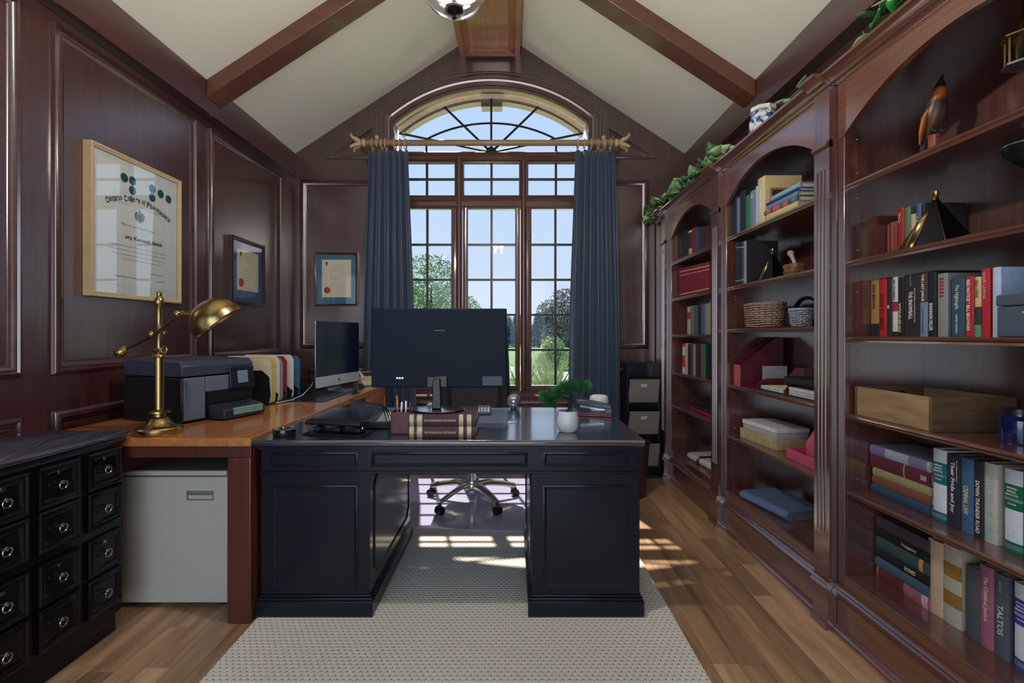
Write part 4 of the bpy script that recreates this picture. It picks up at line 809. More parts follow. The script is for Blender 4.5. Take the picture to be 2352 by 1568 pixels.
t = thing('desk_phone', 'cream desk telephone behind the silver computer', 'telephone', (-1.225, 4.07, 0.7797), math.radians(38))
CREAM = plain('cream_plastic', (214, 204, 174), 0.4, vary=0.03)
m = MB(); m.prism([(-0.09, 0.0), (-0.09, 0.03), (0.07, 0.11), (0.09, 0.09), (0.09, 0.0)], 'X', -0.075, 0.075); ph = m.build('body', CREAM, t, bevel=0.006)
m = MB(); m.add([(-0.03, -0.008, 0.0755), (0.06, -0.008, 0.0755), (0.06, 0.05, 0.1045), (-0.03, 0.05, 0.1045)], [(0, 1, 2, 3)]); m.build('display', plain('phone_display', (70, 72, 60), 0.2), ph, smooth=False)
m = MB(); m.tube([(-0.062, -0.07, 0.055), (-0.062, -0.03, 0.085), (-0.062, 0.04, 0.118), (-0.062, 0.08, 0.112)], [0.016, 0.012, 0.012, 0.018], 10); m.build('handset', CREAM, t)
t = thing('computer_mouse', 'black computer mouse beside the silver computer stand', 'mouse', (-1.225, 3.86, 0.7797), 1.2)
m = MB(); m.sphere((0, 0, 0), 1, 16, 10, (0.05, 0.03, 0.03)); m.v = [(v[0], v[1], max(v[2], 0)) for v in m.v]; m.build('shell', BLACKP, t)
m = MB(); m.torus((0.03, 0, 0.024), 0.006, 0.002, 'Y', 10, 6); m.build('wheel', GREYP, t)
t = thing('card_reader', 'small black upright dock on the edge of the side desk', 'dock', (-1.14, 3.5, 0.777))
m = MB(); m.box(-1.16, -1.12, 3.47, 3.53, 0.777, 0.785); m.build('foot', BLACKP, t, world=True, bevel=0.002)
m = MB(); m.box(-1.152, -1.130, 3.48, 3.52, 0.7852, 0.86); bd = m.build('body', DARKP, t, world=True, bevel=0.003)
for z in (0.80, 0.82, 0.84): MB().box(-1.1297, -1.1287, 3.49, 3.51, z, z + 0.005).build('port', SILVER, bd, world=True)
# ------------------------------------------------------------------ books
def cloth(rgb): return plain('cover_%d_%d_%d' % rgb, rgb, 0.55, vary=0.08, scale=60)
def spine_arc(t, off=0.0): return [(0.0045 - off, 0.0 + off * 0.4), (0.0015 - off, -t * 0.18), (0.0 - off, -t * 0.5), (0.0015 - off, -t * 0.82), (0.0045 - off, -t - off * 0.4)]
def book(label, X, Y, Z, t, h, dep, rgb, text=None, trgb=(230, 226, 214), bands=(), lying=False, rz=0.0, group=None, tlen=0.7, tz=0.5, th=None, pages=None, extra=(), lean=0.0, htext=()):
    """Hardback: local spine at x=0 facing -x, thickness down -y, height up z; lying books are turned on their side."""
    b = thing('book', label, 'book', (X, Y, Z + (t if lying else 0)), rot=((PI / 2 if lying else lean), 0, rz), group=group)
    k = min(0.0028, t * 0.18)
    prof = spine_arc(t) + [(dep, -t), (dep, -t + k), (0.009, -t + k), (0.009, -k), (dep, -k), (dep, 0.0)]
    m = MB(); m.prism(prof[::-1], 'Z', 0.0, h); cv = m.build('cover', cloth(rgb), b)
    m = MB(); m.box(0.0093, dep - 0.004, -t + k + 0.0002, -k - 0.0002, 0.004, h - 0.004); m.build('pages', pages or PAGES, b, smooth=False)
    for (a0, a1, c) in bands:
        m = MB(); m.prism((spine_arc(t, 0.0006) + [(0.006, -t - 0.0003), (0.006, 0.0003)])[::-1], 'Z', h * a0, h * a1); m.build('spine_band', cloth(c) if isinstance(c, tuple) else c, b)
    txts = ([(text, trgb, tlen, tz, th, 0.0)] if text else []) + list(extra)
    for (s_, c, ln, z, hh, dy) in txts:
        hh = hh or min(t * 0.42, 0.017)
        if lying: xd, yd, zc = (0, 0, 1), (0, 1, 0), z
        else: xd, yd, zc = (0, 0, -1), (0, -1, 0), 1 - z
        lettering(cv, s_, h * ln, (-0.0013, -t / 2 + dy * t, h * zc), xd, yd, plain('print_%d_%d_%d' % c, c, 0.6), height=hh, bold=0.02)
    for (s_, c, wf, z, hh) in htext:
        lettering(cv, s_, t * wf, (-0.0016, -t / 2, h * z), (0, -1, 0), (0, 0, 1), plain('print_%d_%d_%d' % c, c, 0.6), height=hh, bold=0.02)
    return b
def row(entries, X, ztop, dep, group, where):
    """Standing books given by photo columns and top row: spines in the plane X on a shelf at ztop."""
    for e in entries:
        px0, px1, ytop, rgb, desc = e[:5]; kw = e[5] if len(e) > 5 else {}
        ya, yb = yof(px0, X), yof(px1, X); lim = 1.9165 if ya < 2.0 else (2.9685 if ya < 3.05 else 3.9885); ya = min(ya, lim); h = zof(ytop, (ya + yb) / 2) - ztop
        book(desc + where, X, ya - 0.0004, ztop + 0.0004, ya - yb - 0.0008, h, kw.pop('dep', dep), rgb, group=group, **kw)
ZN = [z + 0.012 for z in SH['near']]; ZM = [z + 0.012 for z in SH['mid']]; ZR = [z + 0.012 for z in SH['far']]
W = (232, 230, 224); K = (20, 18, 18)
row([(1997, 2016.5, 642, (150, 112, 62), 'tan paperback at the left end of', dict(text='DAN BROWN', trgb=(60, 40, 24), tlen=0.42, tz=0.3, bands=((0, 0.22, (22, 20, 22)),))),
     (2016.9, 2034.8, 638, (170, 26, 34), 'bright red business book second from the left in', dict(text='GOOD TO GREAT', trgb=(40, 12, 14), tlen=0.62, tz=0.58)),
     (2035.2, 2046.5, 637, (28, 34, 40), 'slim black book third from the left in', dict(text='II', trgb=W, tlen=0.05, tz=0.5)),
     (2047, 2059.8, 635.7, (196, 194, 188), 'grey-white book with a red block in', dict(text="JIM CRAMER'S", trgb=(50, 46, 50), tlen=0.36, tz=0.22, bands=((0.42, 0.58, (150, 34, 48)), (0.0, 0.08, (26, 26, 30))))),
     (2060.2, 2074.4, 637, (20, 19, 20), 'black book with a large cream title in', dict(text='WINNING', trgb=(214, 204, 150), tlen=0.5, tz=0.68)),
     (2074.8, 2110, 630, (40, 34, 36), 'thick brown-black biography in', dict(text='THE SNOWBALL', trgb=W, tlen=0.45, tz=0.5, extra=(('ALICE SCHROEDER', (196, 180, 130), 0.2, 0.1, 0.004, 0.0), ('Warren Buffett and the Business of Life', W, 0.55, 0.5, 0.005, -0.28)))),
     (2110.4, 2128.4, 624.4, (112, 132, 160), 'novel with a brown top and blue-grey foot in', dict(text='THE LAST JUROR', trgb=W, tlen=0.42, tz=0.25, bands=((0.53, 1.0, (70, 50, 40)),), extra=(('JOHN GRISHAM', (60, 70, 90), 0.38, 0.75, 0.006, 0),))),
     (2129.5, 2149, 622, (24, 24, 28), 'tall black novel with white scribbled lettering in', dict(text='JOHN SHANNON MILLER'[5:], trgb=W, tlen=0.42, tz=0.7)),
     (2151, 2174.7, 628, (136, 136, 136), 'grey hardback with a faded red title in', dict(trgb=(150, 40, 44), text='IIIIII', tlen=0.3, tz=0.22, dep=0.19)),
     (2182.7, 2213.5, 639.7, (44, 78, 98), 'thick teal-blue novel in', dict(text='The Nightingale', trgb=(196, 206, 180), tlen=0.42, tz=0.32, extra=(('KRISTIN HANNAH', (214, 224, 228), 0.32, 0.78, 0.007, 0),))),
     (2214.8, 2235, 635, (174, 36, 50), 'red book with bold white title in', dict(text='RED NOTICE * BILL BROWDER', trgb=W, tlen=0.85, tz=0.48)),
     (2236, 2251, 636, (206, 184, 130), 'cream novel with a dark landscape band in', dict(text='DELIA OWENS', trgb=(70, 60, 40), tlen=0.3, tz=0.2, bands=((0.2, 0.5, (40, 56, 44)), (0.0, 0.2, (96, 150, 120))))),
     (2252, 2271.5, 617.5, (186, 30, 44), 'tallest red novel toward the right of', dict(text='SHARI LAPENA', trgb=(214, 150, 140), tlen=0.4, tz=0.25)),
     (2276.5, 2296.5, 614, (176, 196, 220), 'pale blue book behind the cash box in', dict(dep=0.19))],
    1.434, ZN[2], 0.155, 'novels on the near bookcase shelf', ' the long book row above the crate')
row([(2030, 2041, 516, (122, 44, 36), 'short red-brown book first in', {}), (2041.5, 2051, 511, (126, 58, 40), 'short russet book second in', {}), (2051.4, 2058.2, 508, (118, 48, 38), 'slim russet book third in', {}),
     (2058.6, 2075, 478, (150, 30, 40), 'tall crimson book in', dict(text='IIO', trgb=(200, 150, 120), tlen=0.2, tz=0.2)), (2075.5, 2089, 476, (96, 116, 82), 'sage green book in', {}), (2089.5, 2101, 492, (198, 180, 132), 'cream booklet in', {}), (2102, 2114, 468, (70, 96, 140), 'blue book with pale lettering in', dict(text='IIIIIIII', trgb=(150, 160, 180), tlen=0.5))],
    1.50, ZN[1], 0.14, 'books beside the near brass-edged bookend', ' the short row left of the black pyramid bookend')
row([(2117, 2124, 466, (30, 28, 34), 'black-covered book just behind', dict(dep=0.15))], 1.49, ZN[1], 0.15, 'books beside the near brass-edged bookend', ' the near black pyramid bookend')
TEAL, GRN, IND = (0, 100, 106), (0, 96, 66), (58, 58, 150); GW = (208, 212, 218)
def law(c): return dict(bands=((0.52, 0.82, c), (0.0, 0.13, c), (0.04, 0.1, (150, 190, 190)), (0.62, 0.655, GW)), htext=(('ONTARIO', W, 0.62, 0.775, 0.006), ('ANNUAL', W, 0.58, 0.735, 0.006), ('PRACTICE', W, 0.7, 0.695, 0.006), ('VOLUME', W, 0.5, 0.585, 0.005)))
row([(2140.7, 2171.5, 1031.7, GW, 'white law report with teal bands in', law(TEAL)), (2172, 2204, 1043.8, (40, 42, 54), 'navy novel with a white cursive title in', dict(text='Their Pride and Joy', trgb=W, tlen=0.7, tz=0.45, extra=(('Paul Buttenwieser', W, 0.3, 0.22, 0.004, -0.33),))),
     (2205, 2233.6, 1053, (62, 96, 130), 'steel blue legal textbook in', dict(text='CRIMINAL LAW', trgb=(222, 206, 150), tlen=0.38, tz=0.56)), (2235, 2257.3, 1058.5, (38, 38, 46), 'dark slate book with a tall white title in', dict(text='DOWN THUNDER ROAD', trgb=W, tlen=0.68, tz=0.6)),
     (2257.8, 2288.5, 1064, (184, 176, 160), 'cream hardback with pale blue lettering in', dict(text='IIII IIII II IIIII', trgb=(140, 184, 200), tlen=0.78, tz=0.55)), (2304.6, 2346, 1078.6, GW, 'white law report with green bands in', law(GRN)), (2347, 2372, 1086, (96, 100, 104), 'grey book at the right end of', {})],
    1.43, ZN[4], 0.17, 'upright books beside the lying stack', ' the upright row under the crate shelf')
row([(2130, 2164, 1241, (196, 168, 138), 'cream book shown fore-edge out in', {}), (2165, 2206, 1254.7, (178, 172, 152), 'thick ivory tome with two gold bands in', dict(bands=((0.60, 0.78, (146, 106, 48)), (0.24, 0.42, (146, 106, 48)), (0.79, 0.795, (200, 170, 100)), (0.225, 0.23, (200, 170, 100))))),
     (2217.6, 2247.6, 1302, (76, 80, 84), 'plain charcoal grey book in', {}), (2248.2, 2280, 1300, (156, 92, 112), 'dusty pink hardback in', dict(text='The Criminal Justice', trgb=(226, 206, 190), tlen=0.55, tz=0.4)),
     (2281.8, 2314.5, 1319, (82, 86, 96), 'grey novel with a large silver title in', dict(text='TALTOS', trgb=(206, 208, 214), tlen=0.36, tz=0.55, extra=(('ANNE RICE', (170, 172, 180), 0.14, 0.15, 0.008, 0.0),))), (2327, 2364, 1342, GW, 'white law report with violet-blue bands in', law(IND))],
    1.458, DECK, 0.17, 'upright books on the near bottom shelf', ' the upright row on the near bottom shelf')
def stack(items, X, Y, Z, L, dep, group, where):
    for (th, rgb, desc, kw) in items:
        dl = kw.pop('dl', 0.0); dx = kw.pop('dx', 0.0)
        book(desc + where, X + dx, Y - dl, Z + 0.0004, th - 0.0008, L - dl, dep, rgb, lying=True, group=group, **kw); Z += th
stack([(0.034, (48, 70, 96), 'blue book at the bottom of', dict(dl=0.005)), (0.034, (120, 74, 52), 'rust brown book second from the bottom of', dict(dl=0.012)), (0.032, (150, 140, 100), 'khaki book in the middle of', dict(dl=0.014)),
       (0.05, (92, 36, 50), 'thick maroon book second from the top of', dict(bands=((0.60, 0.615, (190, 150, 120)),), text='IIII', trgb=(220, 200, 190), tlen=0.08, tz=0.92)), (0.036, (160, 158, 172), 'grey book with lilac damask ends on top of', dict(bands=((0, 0.28, (116, 106, 140)), (0.68, 0.96, (116, 106, 140)))))],
      1.43, 1.912, ZN[4], 0.272, 0.18, 'lying books under the crate shelf', ' the lying stack under the crate shelf')
stack([(0.046, (150, 96, 100), 'pink paperback at the bottom of', dict(bands=((0.05, 0.55, (96, 40, 44)), (0.88, 0.98, (214, 160, 170))))), (0.037, (74, 88, 106), 'slate blue book second from the bottom of', dict(dx=-0.004)), (0.037, (24, 28, 28), 'black gilt-titled book third from bottom of', dict(text='BONES', trgb=(206, 196, 150), tlen=0.2, tz=0.68)),
       (0.044, (52, 76, 72), 'dark green book third from the top of', dict(bands=((0.83, 0.90, (190, 140, 80)),))), (0.036, (20, 22, 26), 'black gothic-titled book second from top of', dict(text='Purgatory', trgb=(206, 190, 160), tlen=0.27, tz=0.66)), (0.044, (72, 62, 66), 'grey-brown book on top of', {})],
      1.452, 1.908, DECK, 0.24, 0.17, 'lying books on the near bottom shelf', ' the lying stack on the near bottom shelf')
# near bay ornaments
def pyramid(label, X, Y, Z, h, w):
    t = thing('bookend', label, 'bookend', (X, Y, Z), 0.0, group='black pyramid bookends')
    m = MB(); m.add([(-0.05, w, 0.0006), (-0.05, -w, 0.0006), (0.05, -w, 0.0006), (0.05, w, 0.0006), (-0.006, 0.008, h), (-0.006, -0.008, h), (0.008, -0.008, h), (0.008, 0.008, h)], [(0, 1, 2, 3), (0, 1, 5, 4), (1, 2, 6, 5), (2, 3, 7, 6), (3, 0, 4, 7), (4, 5, 6, 7)]); m.build('body', EBONY, t, bevel=0.002)
    m = MB(); m.add([(-0.0515, w * 0.98, 0.002), (-0.0515, w * 0.30, 0.002), (-0.0085, 0.0, h * 0.96), (-0.0085, 0.007, h * 0.96)], [(0, 1, 2, 3)]); m.build('brass_plate', BRASS, t, solid=0.002)
    m = MB(); m.lathe([(0.0, h), (0.012, h), (0.007, h + 0.012), (0.013, h + 0.022), (0.013, h + 0.03), (0.0, h + 0.034)], 14); m.build('knob', BRASS, t)
    return t
pyramid('larger black pyramid bookend with a brass plate in the nearest bay', 1.425, 1.61, ZN[1] + 0.0005, 0.155, 0.095)
pyramid('smaller black pyramid bookend beside the wooden mortar in the middle bay', 1.45, 2.66, ZM[1] + 0.0005, 0.15, 0.085)
t = thing('bird_figurine', 'carved orange and brown bird figurine on a red perch', 'figurine', (1.53, 1.735, ZN[0] + 0.0006), 0.0)
RED = wood('perch_wood', (120, 46, 32), (164, 74, 50), 'Z', rough=0.4)
m = MB(); m.lathe([(0.0, 0), (0.03, 0), (0.03, 0.01), (0.02, 0.016), (0.017, 0.11), (0.02, 0.118), (0, 0.12)], 14); m.build('perch', RED, t)
def bird_mat():
    m, nt, b = _new('bird_paint'); tc = nt.nodes.new('ShaderNodeTexCoord'); sp = nt.nodes.new('ShaderNodeSeparateXYZ'); rp = nt.nodes.new('ShaderNodeValToRGB'); mr = nt.nodes.new('ShaderNodeMapRange')
    mr.inputs['From Min'].default_value = 0.02; mr.inputs['From Max'].default_value = 0.33; nt.links.new(tc.outputs['Object'], sp.inputs[0]); nt.links.new(sp.outputs['Z'], mr.inputs[0]); nt.links.new(mr.outputs[0], rp.inputs[0])
    e = rp.color_ramp.elements; e[0].position = 0.0; e[0].color = lin(64, 58, 50); e[1].position = 1.0; e[1].color = lin(24, 22, 24)
    for p, c in ((0.3, (70, 44, 30)), (0.5, (92, 60, 34)), (0.68, (64, 46, 34)), (0.74, (176, 92, 40)), (0.80, (176, 92, 40)), (0.84, (26, 22, 24))): q = e.new(p); q.color = lin(*c)
    nt.links.new(rp.outputs[0], b.inputs['Base Color']); b.inputs['Roughness'].default_value = 0.4; return m
m = MB(); m.tube([(0, 0.062, 0.012), (0, 0.052, 0.06), (0, 0.036, 0.11), (0, 0.016, 0.15), (0, 0.0, 0.19), (0, -0.012, 0.222), (0, -0.018, 0.246), (0, -0.022, 0.268), (0, -0.026, 0.285), (0, -0.030, 0.30), (0, -0.034, 0.325)], [0.005, 0.009, 0.014, 0.026, 0.033, 0.030, 0.021, 0.021, 0.016, 0.008, 0.001], 14); m.build('body', bird_mat(), t)
for s_ in (-1, 1):
    m = MB(); m.tube([(s_ * 0.02, 0.036, 0.10), (s_ * 0.026, 0.022, 0.14), (s_ * 0.03, 0.004, 0.185), (s_ * 0.022, -0.008, 0.215)], [0.006, 0.017, 0.02, 0.008], 10, flat=0.5); m.build('wing', plain('bird_orange', (178, 102, 54), 0.45, vary=0.25), t)
    MB().sphere((s_ * 0.018, -0.026, 0.268), 0.004, 8, 6).build('eye', INK, t)
m = MB()
for s_ in (-1, 1): m.tube([(s_ * 0.012, -0.004, 0.155), (s_ * 0.014, -0.014, 0.13), (s_ * 0.014, -0.03, 0.122)], 0.004, 6)
m.build('feet', INK, t)
t = thing('lantern', 'small brass lantern hanging high in the nearest bay', 'lantern', (1.50, 1.405, 2.2045), 0.0)
m = MB(); m.tube([(0, 0, 0), (0, 0, -0.085)], 0.003, 6); m.torus((0, 0, -0.085), 0.01, 0.002, 'X', 12, 6); m.build('chain', BRASS, t)
MB().lathe([(0.0, -0.09), (0.012, -0.094), (0.02, -0.10), (0.05, -0.118), (0.05, -0.122), (0, -0.122)], 6).build('roof', BRASS, t)
m = MB()
for k in range(6): a = k * PI / 3; m.box(0.036 * math.cos(a) - 0.003, 0.036 * math.cos(a) + 0.003, 0.036 * math.sin(a) - 0.003, 0.036 * math.sin(a) + 0.003, -0.20, -0.122)
m.build('bars', BRASS, t)
MB().lathe([(0.0, -0.2), (0.046, -0.2), (0.046, -0.206), (0.03, -0.214), (0, -0.216)], 6).build('base', plain('pewter', (120, 124, 130), 0.35, metal=0.9), t)
MB().lathe([(0.03, -0.2), (0.03, -0.123)], 16, close=False).build('globe', sheet_glass('lamp_glass', (0.85, 0.82, 0.75)), t)
PEW = plain('pewter', (120, 124, 130), 0.35, metal=0.9)
t = thing('pewter_cup', 'dark pewter two-tier cup at the right end of the second shelf', 'cup', (1.47, 1.362, ZN[1] + 0.0005))
MB().lathe([(0.0, 0), (0.05, 0), (0.05, 0.006), (0.02, 0.015), (0.008, 0.03), (0.008, 0.18), (0.02, 0.19), (0.052, 0.22), (0.056, 0.245), (0.052, 0.245), (0.046, 0.222), (0.0, 0.2)], 28).build('bowl', plain('dark_pewter', (36, 36, 40), 0.4, metal=0.8), t)
MB().torus((0, 0, 0.245), 0.054, 0.003, 'Z', 28, 8).build('rim', SILVER, t)
t = thing('cash_box', 'blue-grey metal cash box in front of the novels', 'box', (1.46, 1.19, ZN[2]))
BOXM = plain('slate_enamel', (74, 84, 98), 0.35, vary=0.04)
m = MB(); m.box(1.362, 1.56, 1.04, 1.345, ZN[2] + 0.0006, ZN[2] + 0.085); bd = m.build('body', BOXM, t, world=True, bevel=0.004)
m = MB(); m.box(1.360, 1.562, 1.038, 1.347, ZN[2] + 0.0865, ZN[2] + 0.118); m.build('lid', BOXM, t, world=True, bevel=0.005)
MB().box(1.3585, 1.3615, 1.215, 1.255, ZN[2] + 0.05, ZN[2] + 0.08).build('lock_plate', BLACKP, bd, world=True)
MB().sphere((1.36, 1.272, ZN[2] + 0.066), 0.004, 8, 6).build('rivet', SILVER, bd, world=True)
CRATE = wood('crate_wood', (112, 88, 58), (178, 148, 106), 'Y', rough=0.6, coat=0.05, stretch=9, scale=4, bump=0.2); CRATED = wood('crate_wood_end', (74, 54, 36), (122, 92, 62), 'X', rough=0.6, coat=0.05, stretch=9, scale=4, bump=0.2)
cx0 = 1.365; ya = 1.905; yb = 1.555; zc = ZN[3] + 0.0006
t = thing('wooden_crate', 'weathered wooden crate with hand slots in the nearest bay', 'crate', (1.5, 1.73, ZN[3]))
hC = 0.112
m = MB(); m.box(cx0, cx0 + 0.012, yb + 0.0125, ya - 0.0125, zc, zc + hC); m.build('side_board', CRATE, t, world=True, bevel=0.0015)
m = MB(); m.box(1.628, 1.64, yb + 0.0125, ya - 0.0125, zc, zc + hC); m.build('side_board', CRATE, t, world=True, bevel=0.0015)
m = MB(); m.box(cx0 + 0.0125, 1.6275, yb + 0.0125, ya - 0.0125, zc, zc + 0.01); m.build('bottom_board', CRATE, t, world=True)
for y in (yb, ya - 0.012):
    out = [(cx0, zc), (1.64, zc), (1.64, zc + hC), (cx0, zc + hC)]
    xm = 1.503; hw = 0.045; hr = 0.013; zs = zc + 0.082
    hole = [(xm + hw + hr * math.cos(q), zs + hr * math.sin(q)) for q in [-PI / 2 + PI * i / 8 for i in range(9)]] + [(xm - hw + hr * math.cos(q), zs + hr * math.sin(q)) for q in [PI / 2 + PI * i / 8 for i in range(9)]]
    o2 = [(1.64, zc), (1.64, zc + hC), (cx0, zc + hC), (cx0, zc)]
    m = MB()
    lower = [(cx0, zc), (1.64, zc), (1.64, zs)] + [p for p in hole[4:5]] + hole[:4][::-1] + hole[13:][::-1] + [(cx0, zs)]
    upper = [(1.64, zs), (1.64, zc + hC), (cx0, zc + hC), (cx0, zs)] + hole[13:14] + hole[9:13][::-1] + hole[4:9][::-1]
    m.prism(lower, 'Y', y, y + 0.012); m.prism(upper, 'Y', y, y + 0.012); m.build('end_board', CRATED, t, world=True, smooth=False)
t = thing('blue_jar', 'cobalt blue glass jar right of the wooden crate', 'jar', (1.475, 1.395, ZN[3] + 0.0005))
MB().lathe([(0.0, 0), (0.04, 0), (0.042, 0.006), (0.042, 0.07), (0.03, 0.082), (0.03, 0.09)], 24).build('body', plain('cobalt', (18, 26, 74), 0.1, coat=0.8), t)
MB().lathe([(0.0315, 0.086), (0.0315, 0.102), (0, 0.104)], 24).build('lid', BLACKP, t)
# ------------------------------------------------------------------ middle bay
row([(1677, 1683, 452, (26, 30, 38), 'black volume first on', {}), (1683.4, 1690, 450, (30, 34, 44), 'black volume second on', {}), (1690.4, 1697.5, 455, (96, 112, 140), 'grey-blue thin volume on', {}), (1698, 1710.5, 440, (22, 34, 36), 'dark green-black volume on', {}),
     (1711, 1721, 449, (40, 110, 76), 'green book on', {}), (1721.5, 1734, 438, (112, 122, 142), 'grey book with worn lettering on', dict(text='III', trgb=W, tlen=0.12, tz=0.15)), (1734.4, 1738.5, 428, (140, 168, 210), 'slim pale blue book on', {})], 1.36, ZM[0], 0.17, 'standing books on the middle top shelf', ' the top shelf of the middle bay')
X0 = 1.36; ya, yb = yof(1739.2, X0), yof(1756, X0); hB = zof(408, (ya + yb) / 2) - ZM[0]
b = book('thick ivory and gilt bible with a portrait panel on its cover', X0, ya, ZM[0] + 0.0004, ya - yb, hB, 0.20, (206, 178, 128), bands=((0.03, 0.97, (196, 186, 150)),), text='HOLY BIBLE', trgb=(240, 234, 214), tlen=0.5, tz=0.5)
cov = b.children[0]
for nm, x0, x1, z0_, z1_, c, o in (('portrait_border', 0.03, 0.125, 0.06, 0.185, (150, 116, 74), 0.0008), ('portrait_panel', 0.042, 0.113, 0.06, 0.174, (62, 40, 30), 0.0013)):
    m = MB(); m.box(x0, x1, -(ya - yb) - o, -(ya - yb) - 0.0002, z0_, z1_); m.build(nm, cloth(c), cov, smooth=False)
m = MB(); m.prism([(0.078 + 0.019 * math.cos(a), 0.128 + 0.03 * math.sin(a)) for a in [2 * PI * i / 20 for i in range(20)]], 'Y', -(ya - yb) - 0.0018, -(ya - yb) - 0.0014); m.build('portrait_figure', cloth((150, 92, 60)), cov, smooth=False)
stack([(0.030, (196, 178, 128), 'cream book at the bottom of', dict(dl=0.02)), (0.026, (60, 90, 84), 'book with a red floral spine in', dict(bands=((0.08, 0.2, (200, 84, 96)), (0.3, 0.5, (210, 70, 84)), (0.6, 0.72, (200, 90, 100)), (0.85, 0.95, (70, 130, 110))))), (0.022, (110, 124, 150), 'grey-blue book in the middle of', dict(dl=0.03)), (0.016, (24, 50, 120), 'thin royal blue book in', dict(dl=0.02)), (0.026, (126, 168, 178), 'pale teal book on top of', dict(dl=0.05, dx=0.01))],
      1.353, 2.568, ZM[0], 0.30, 0.20, 'lying books on the middle top shelf', ' the lying stack in front of the bible')
row([(1688, 1692, 556, (24, 26, 32), 'black ledger with silver bands first in', dict(bands=((0.86, 0.88, (130, 134, 140)), (0.10, 0.12, (130, 134, 140))))), (1692.4, 1697, 556, (24, 26, 32), 'black ledger with silver bands second in', dict(bands=((0.86, 0.88, (130, 134, 140)), (0.10, 0.12, (130, 134, 140))))), (1697.4, 1702.5, 556, (24, 26, 32), 'black ledger with silver bands third in', dict(bands=((0.86, 0.88, (130, 134, 140)), (0.10, 0.12, (130, 134, 140))))), (1703, 1707.3, 555, (60, 66, 78), 'dark grey ledger with silver bands fourth in', dict(bands=((0.86, 0.88, (170, 174, 180)), (0.10, 0.12, (170, 174, 180))))), (1707.7, 1712.3, 554, (34, 30, 36), 'ledger with a pale grey spine last in', dict(bands=((0.0, 1.0, (126, 136, 152)),), dep=0.19))], 1.362, ZM[1], 0.18, 'ledgers in the middle bay', ' the ledger row of the middle bay')
t = thing('mortar_and_pestle', 'turned wooden mortar and pestle in the middle bay', 'mortar', (1.465, 2.475, ZM[1] + 0.0005))
WALN = wood('turned_walnut', (86, 60, 40), (146, 110, 74), 'Z', rough=0.35, coat=0.4)
MB().lathe([(0.0, 0), (0.05, 0.0), (0.056, 0.01), (0.05, 0.02), (0.056, 0.03), (0.05, 0.038), (0.055, 0.048), (0.056, 0.062), (0.05, 0.068), (0.044, 0.06), (0.03, 0.02), (0, 0.015)], 28).build('mortar', WALN, t)
m = MB(); m.tube([(0.01, -0.012, 0.022), (0.0, 0.012, 0.09), (-0.004, 0.022, 0.115), (-0.006, 0.027, 0.128), (-0.008, 0.032, 0.140)], [0.012, 0.009, 0.011, 0.018, 0.012], 14); m.build('pestle', plain('pestle_wood', (176, 158, 150), 0.45), t)
t = thing('keepsake_box', 'small dark round box behind the near pilaster in the middle bay', 'box', (1.49, 2.30, ZM[1] + 0.0005))
MB().lathe([(0, 0), (0.04, 0), (0.042, 0.02), (0.044, 0.022), (0.044, 0.032), (0, 0.036)], 24).build('body', EBONY, t)
t = thing('porcelain_figurine', 'small porcelain figurine with a red cap on the dark round box', 'figurine', (1.49, 2.30, ZM[1] + 0.0375))
m = MB(); m.tube([(0, 0, 0.0), (0, 0, 0.03), (0, 0, 0.06), (0, 0, 0.085), (0, 0, 0.095), (0, 0, 0.108), (0, 0, 0.122), (0, 0, 0.13)], [0.024, 0.018, 0.02, 0.012, 0.008, 0.014, 0.012, 0.003], 14); m.build('body', plain('porcelain_grey', (186, 186, 190), 0.2), t)
MB().sphere((0, 0, 0.136), 0.009, 10, 8).build('cap', plain('cap_red', (160, 40, 44), 0.4), t)
def basket(name, label, cat, X, Y, Z, rx, ry, h, flare, rgb, n, dark, sk=20, openh=True):
    t = thing(name, label, cat, (X, Y, Z + 0.0045)); mt = plain('wicker_' + name, rgb, 0.6, vary=0.35, scale=90); md = plain('wicker_dark_' + name, dark, 0.7, vary=0.2)
    m = MB()
    for j in range(n):
        z = h * (j + 0.5) / n; k = 1 + flare * (z / h); pts = []
        for i in range(sk * 2):
            a = 2 * PI * i / (sk * 2); wv = 0.0035 * (1 if (i + j) % 2 else -1); pts.append(((rx * k + wv) * math.cos(a), (ry * k + wv) * math.sin(a), z + 0.002 * math.sin(a * 3 + j)))
        m.tube(pts, h / n * 0.42, 5, closed=True)
    m.build('weave', mt, t)
    m = MB()
    for i in range(sk): a = 2 * PI * i / sk; m.tube([(rx * math.cos(a), ry * math.sin(a), 0), (rx * (1 + flare) * math.cos(a), ry * (1 + flare) * math.sin(a), h)], 0.003, 5)
    m.build('stakes', md, t)
    m = MB(); m.lathe([(0.0, 0.001), (1.0, 0.001), (1.0, 0.004), (0, 0.004)], 24); m.v = [(v[0] * rx, v[1] * ry, v[2]) for v in m.v]; m.build('bottom', md, t)
    m = MB(); m.tube([(rx * (1 + flare) * math.cos(2 * PI * i / 40), ry * (1 + flare) * math.sin(2 * PI * i / 40), h) for i in range(40)], 0.006, 8, closed=True); m.build('rim', mt, t)
    return t
basket('wicker_basket', 'rounded brown wicker basket in the middle bay', 'basket', 1.475, 2.79, ZM[2], 0.085, 0.125, 0.135, 0.12, (150, 122, 104), 11, (60, 44, 36))
t = basket('woven_basket', 'small grey woven basket with flared sides in the middle bay', 'basket', 1.42, 2.345, ZM[2], 0.038, 0.038, 0.082, 0.4, (150, 150, 162), 9, (90, 90, 100), 12)
t = thing('handled_basket', 'black basket with an arched handle behind the grey woven basket', 'basket', (1.54, 2.50, ZM[2] + 0.0006))
m = MB(); m.prism([(-0.05, -0.10), (0.05, -0.10), (0.05, 0.10), (-0.05, 0.10)], 'Z', 0.0, 0.012)
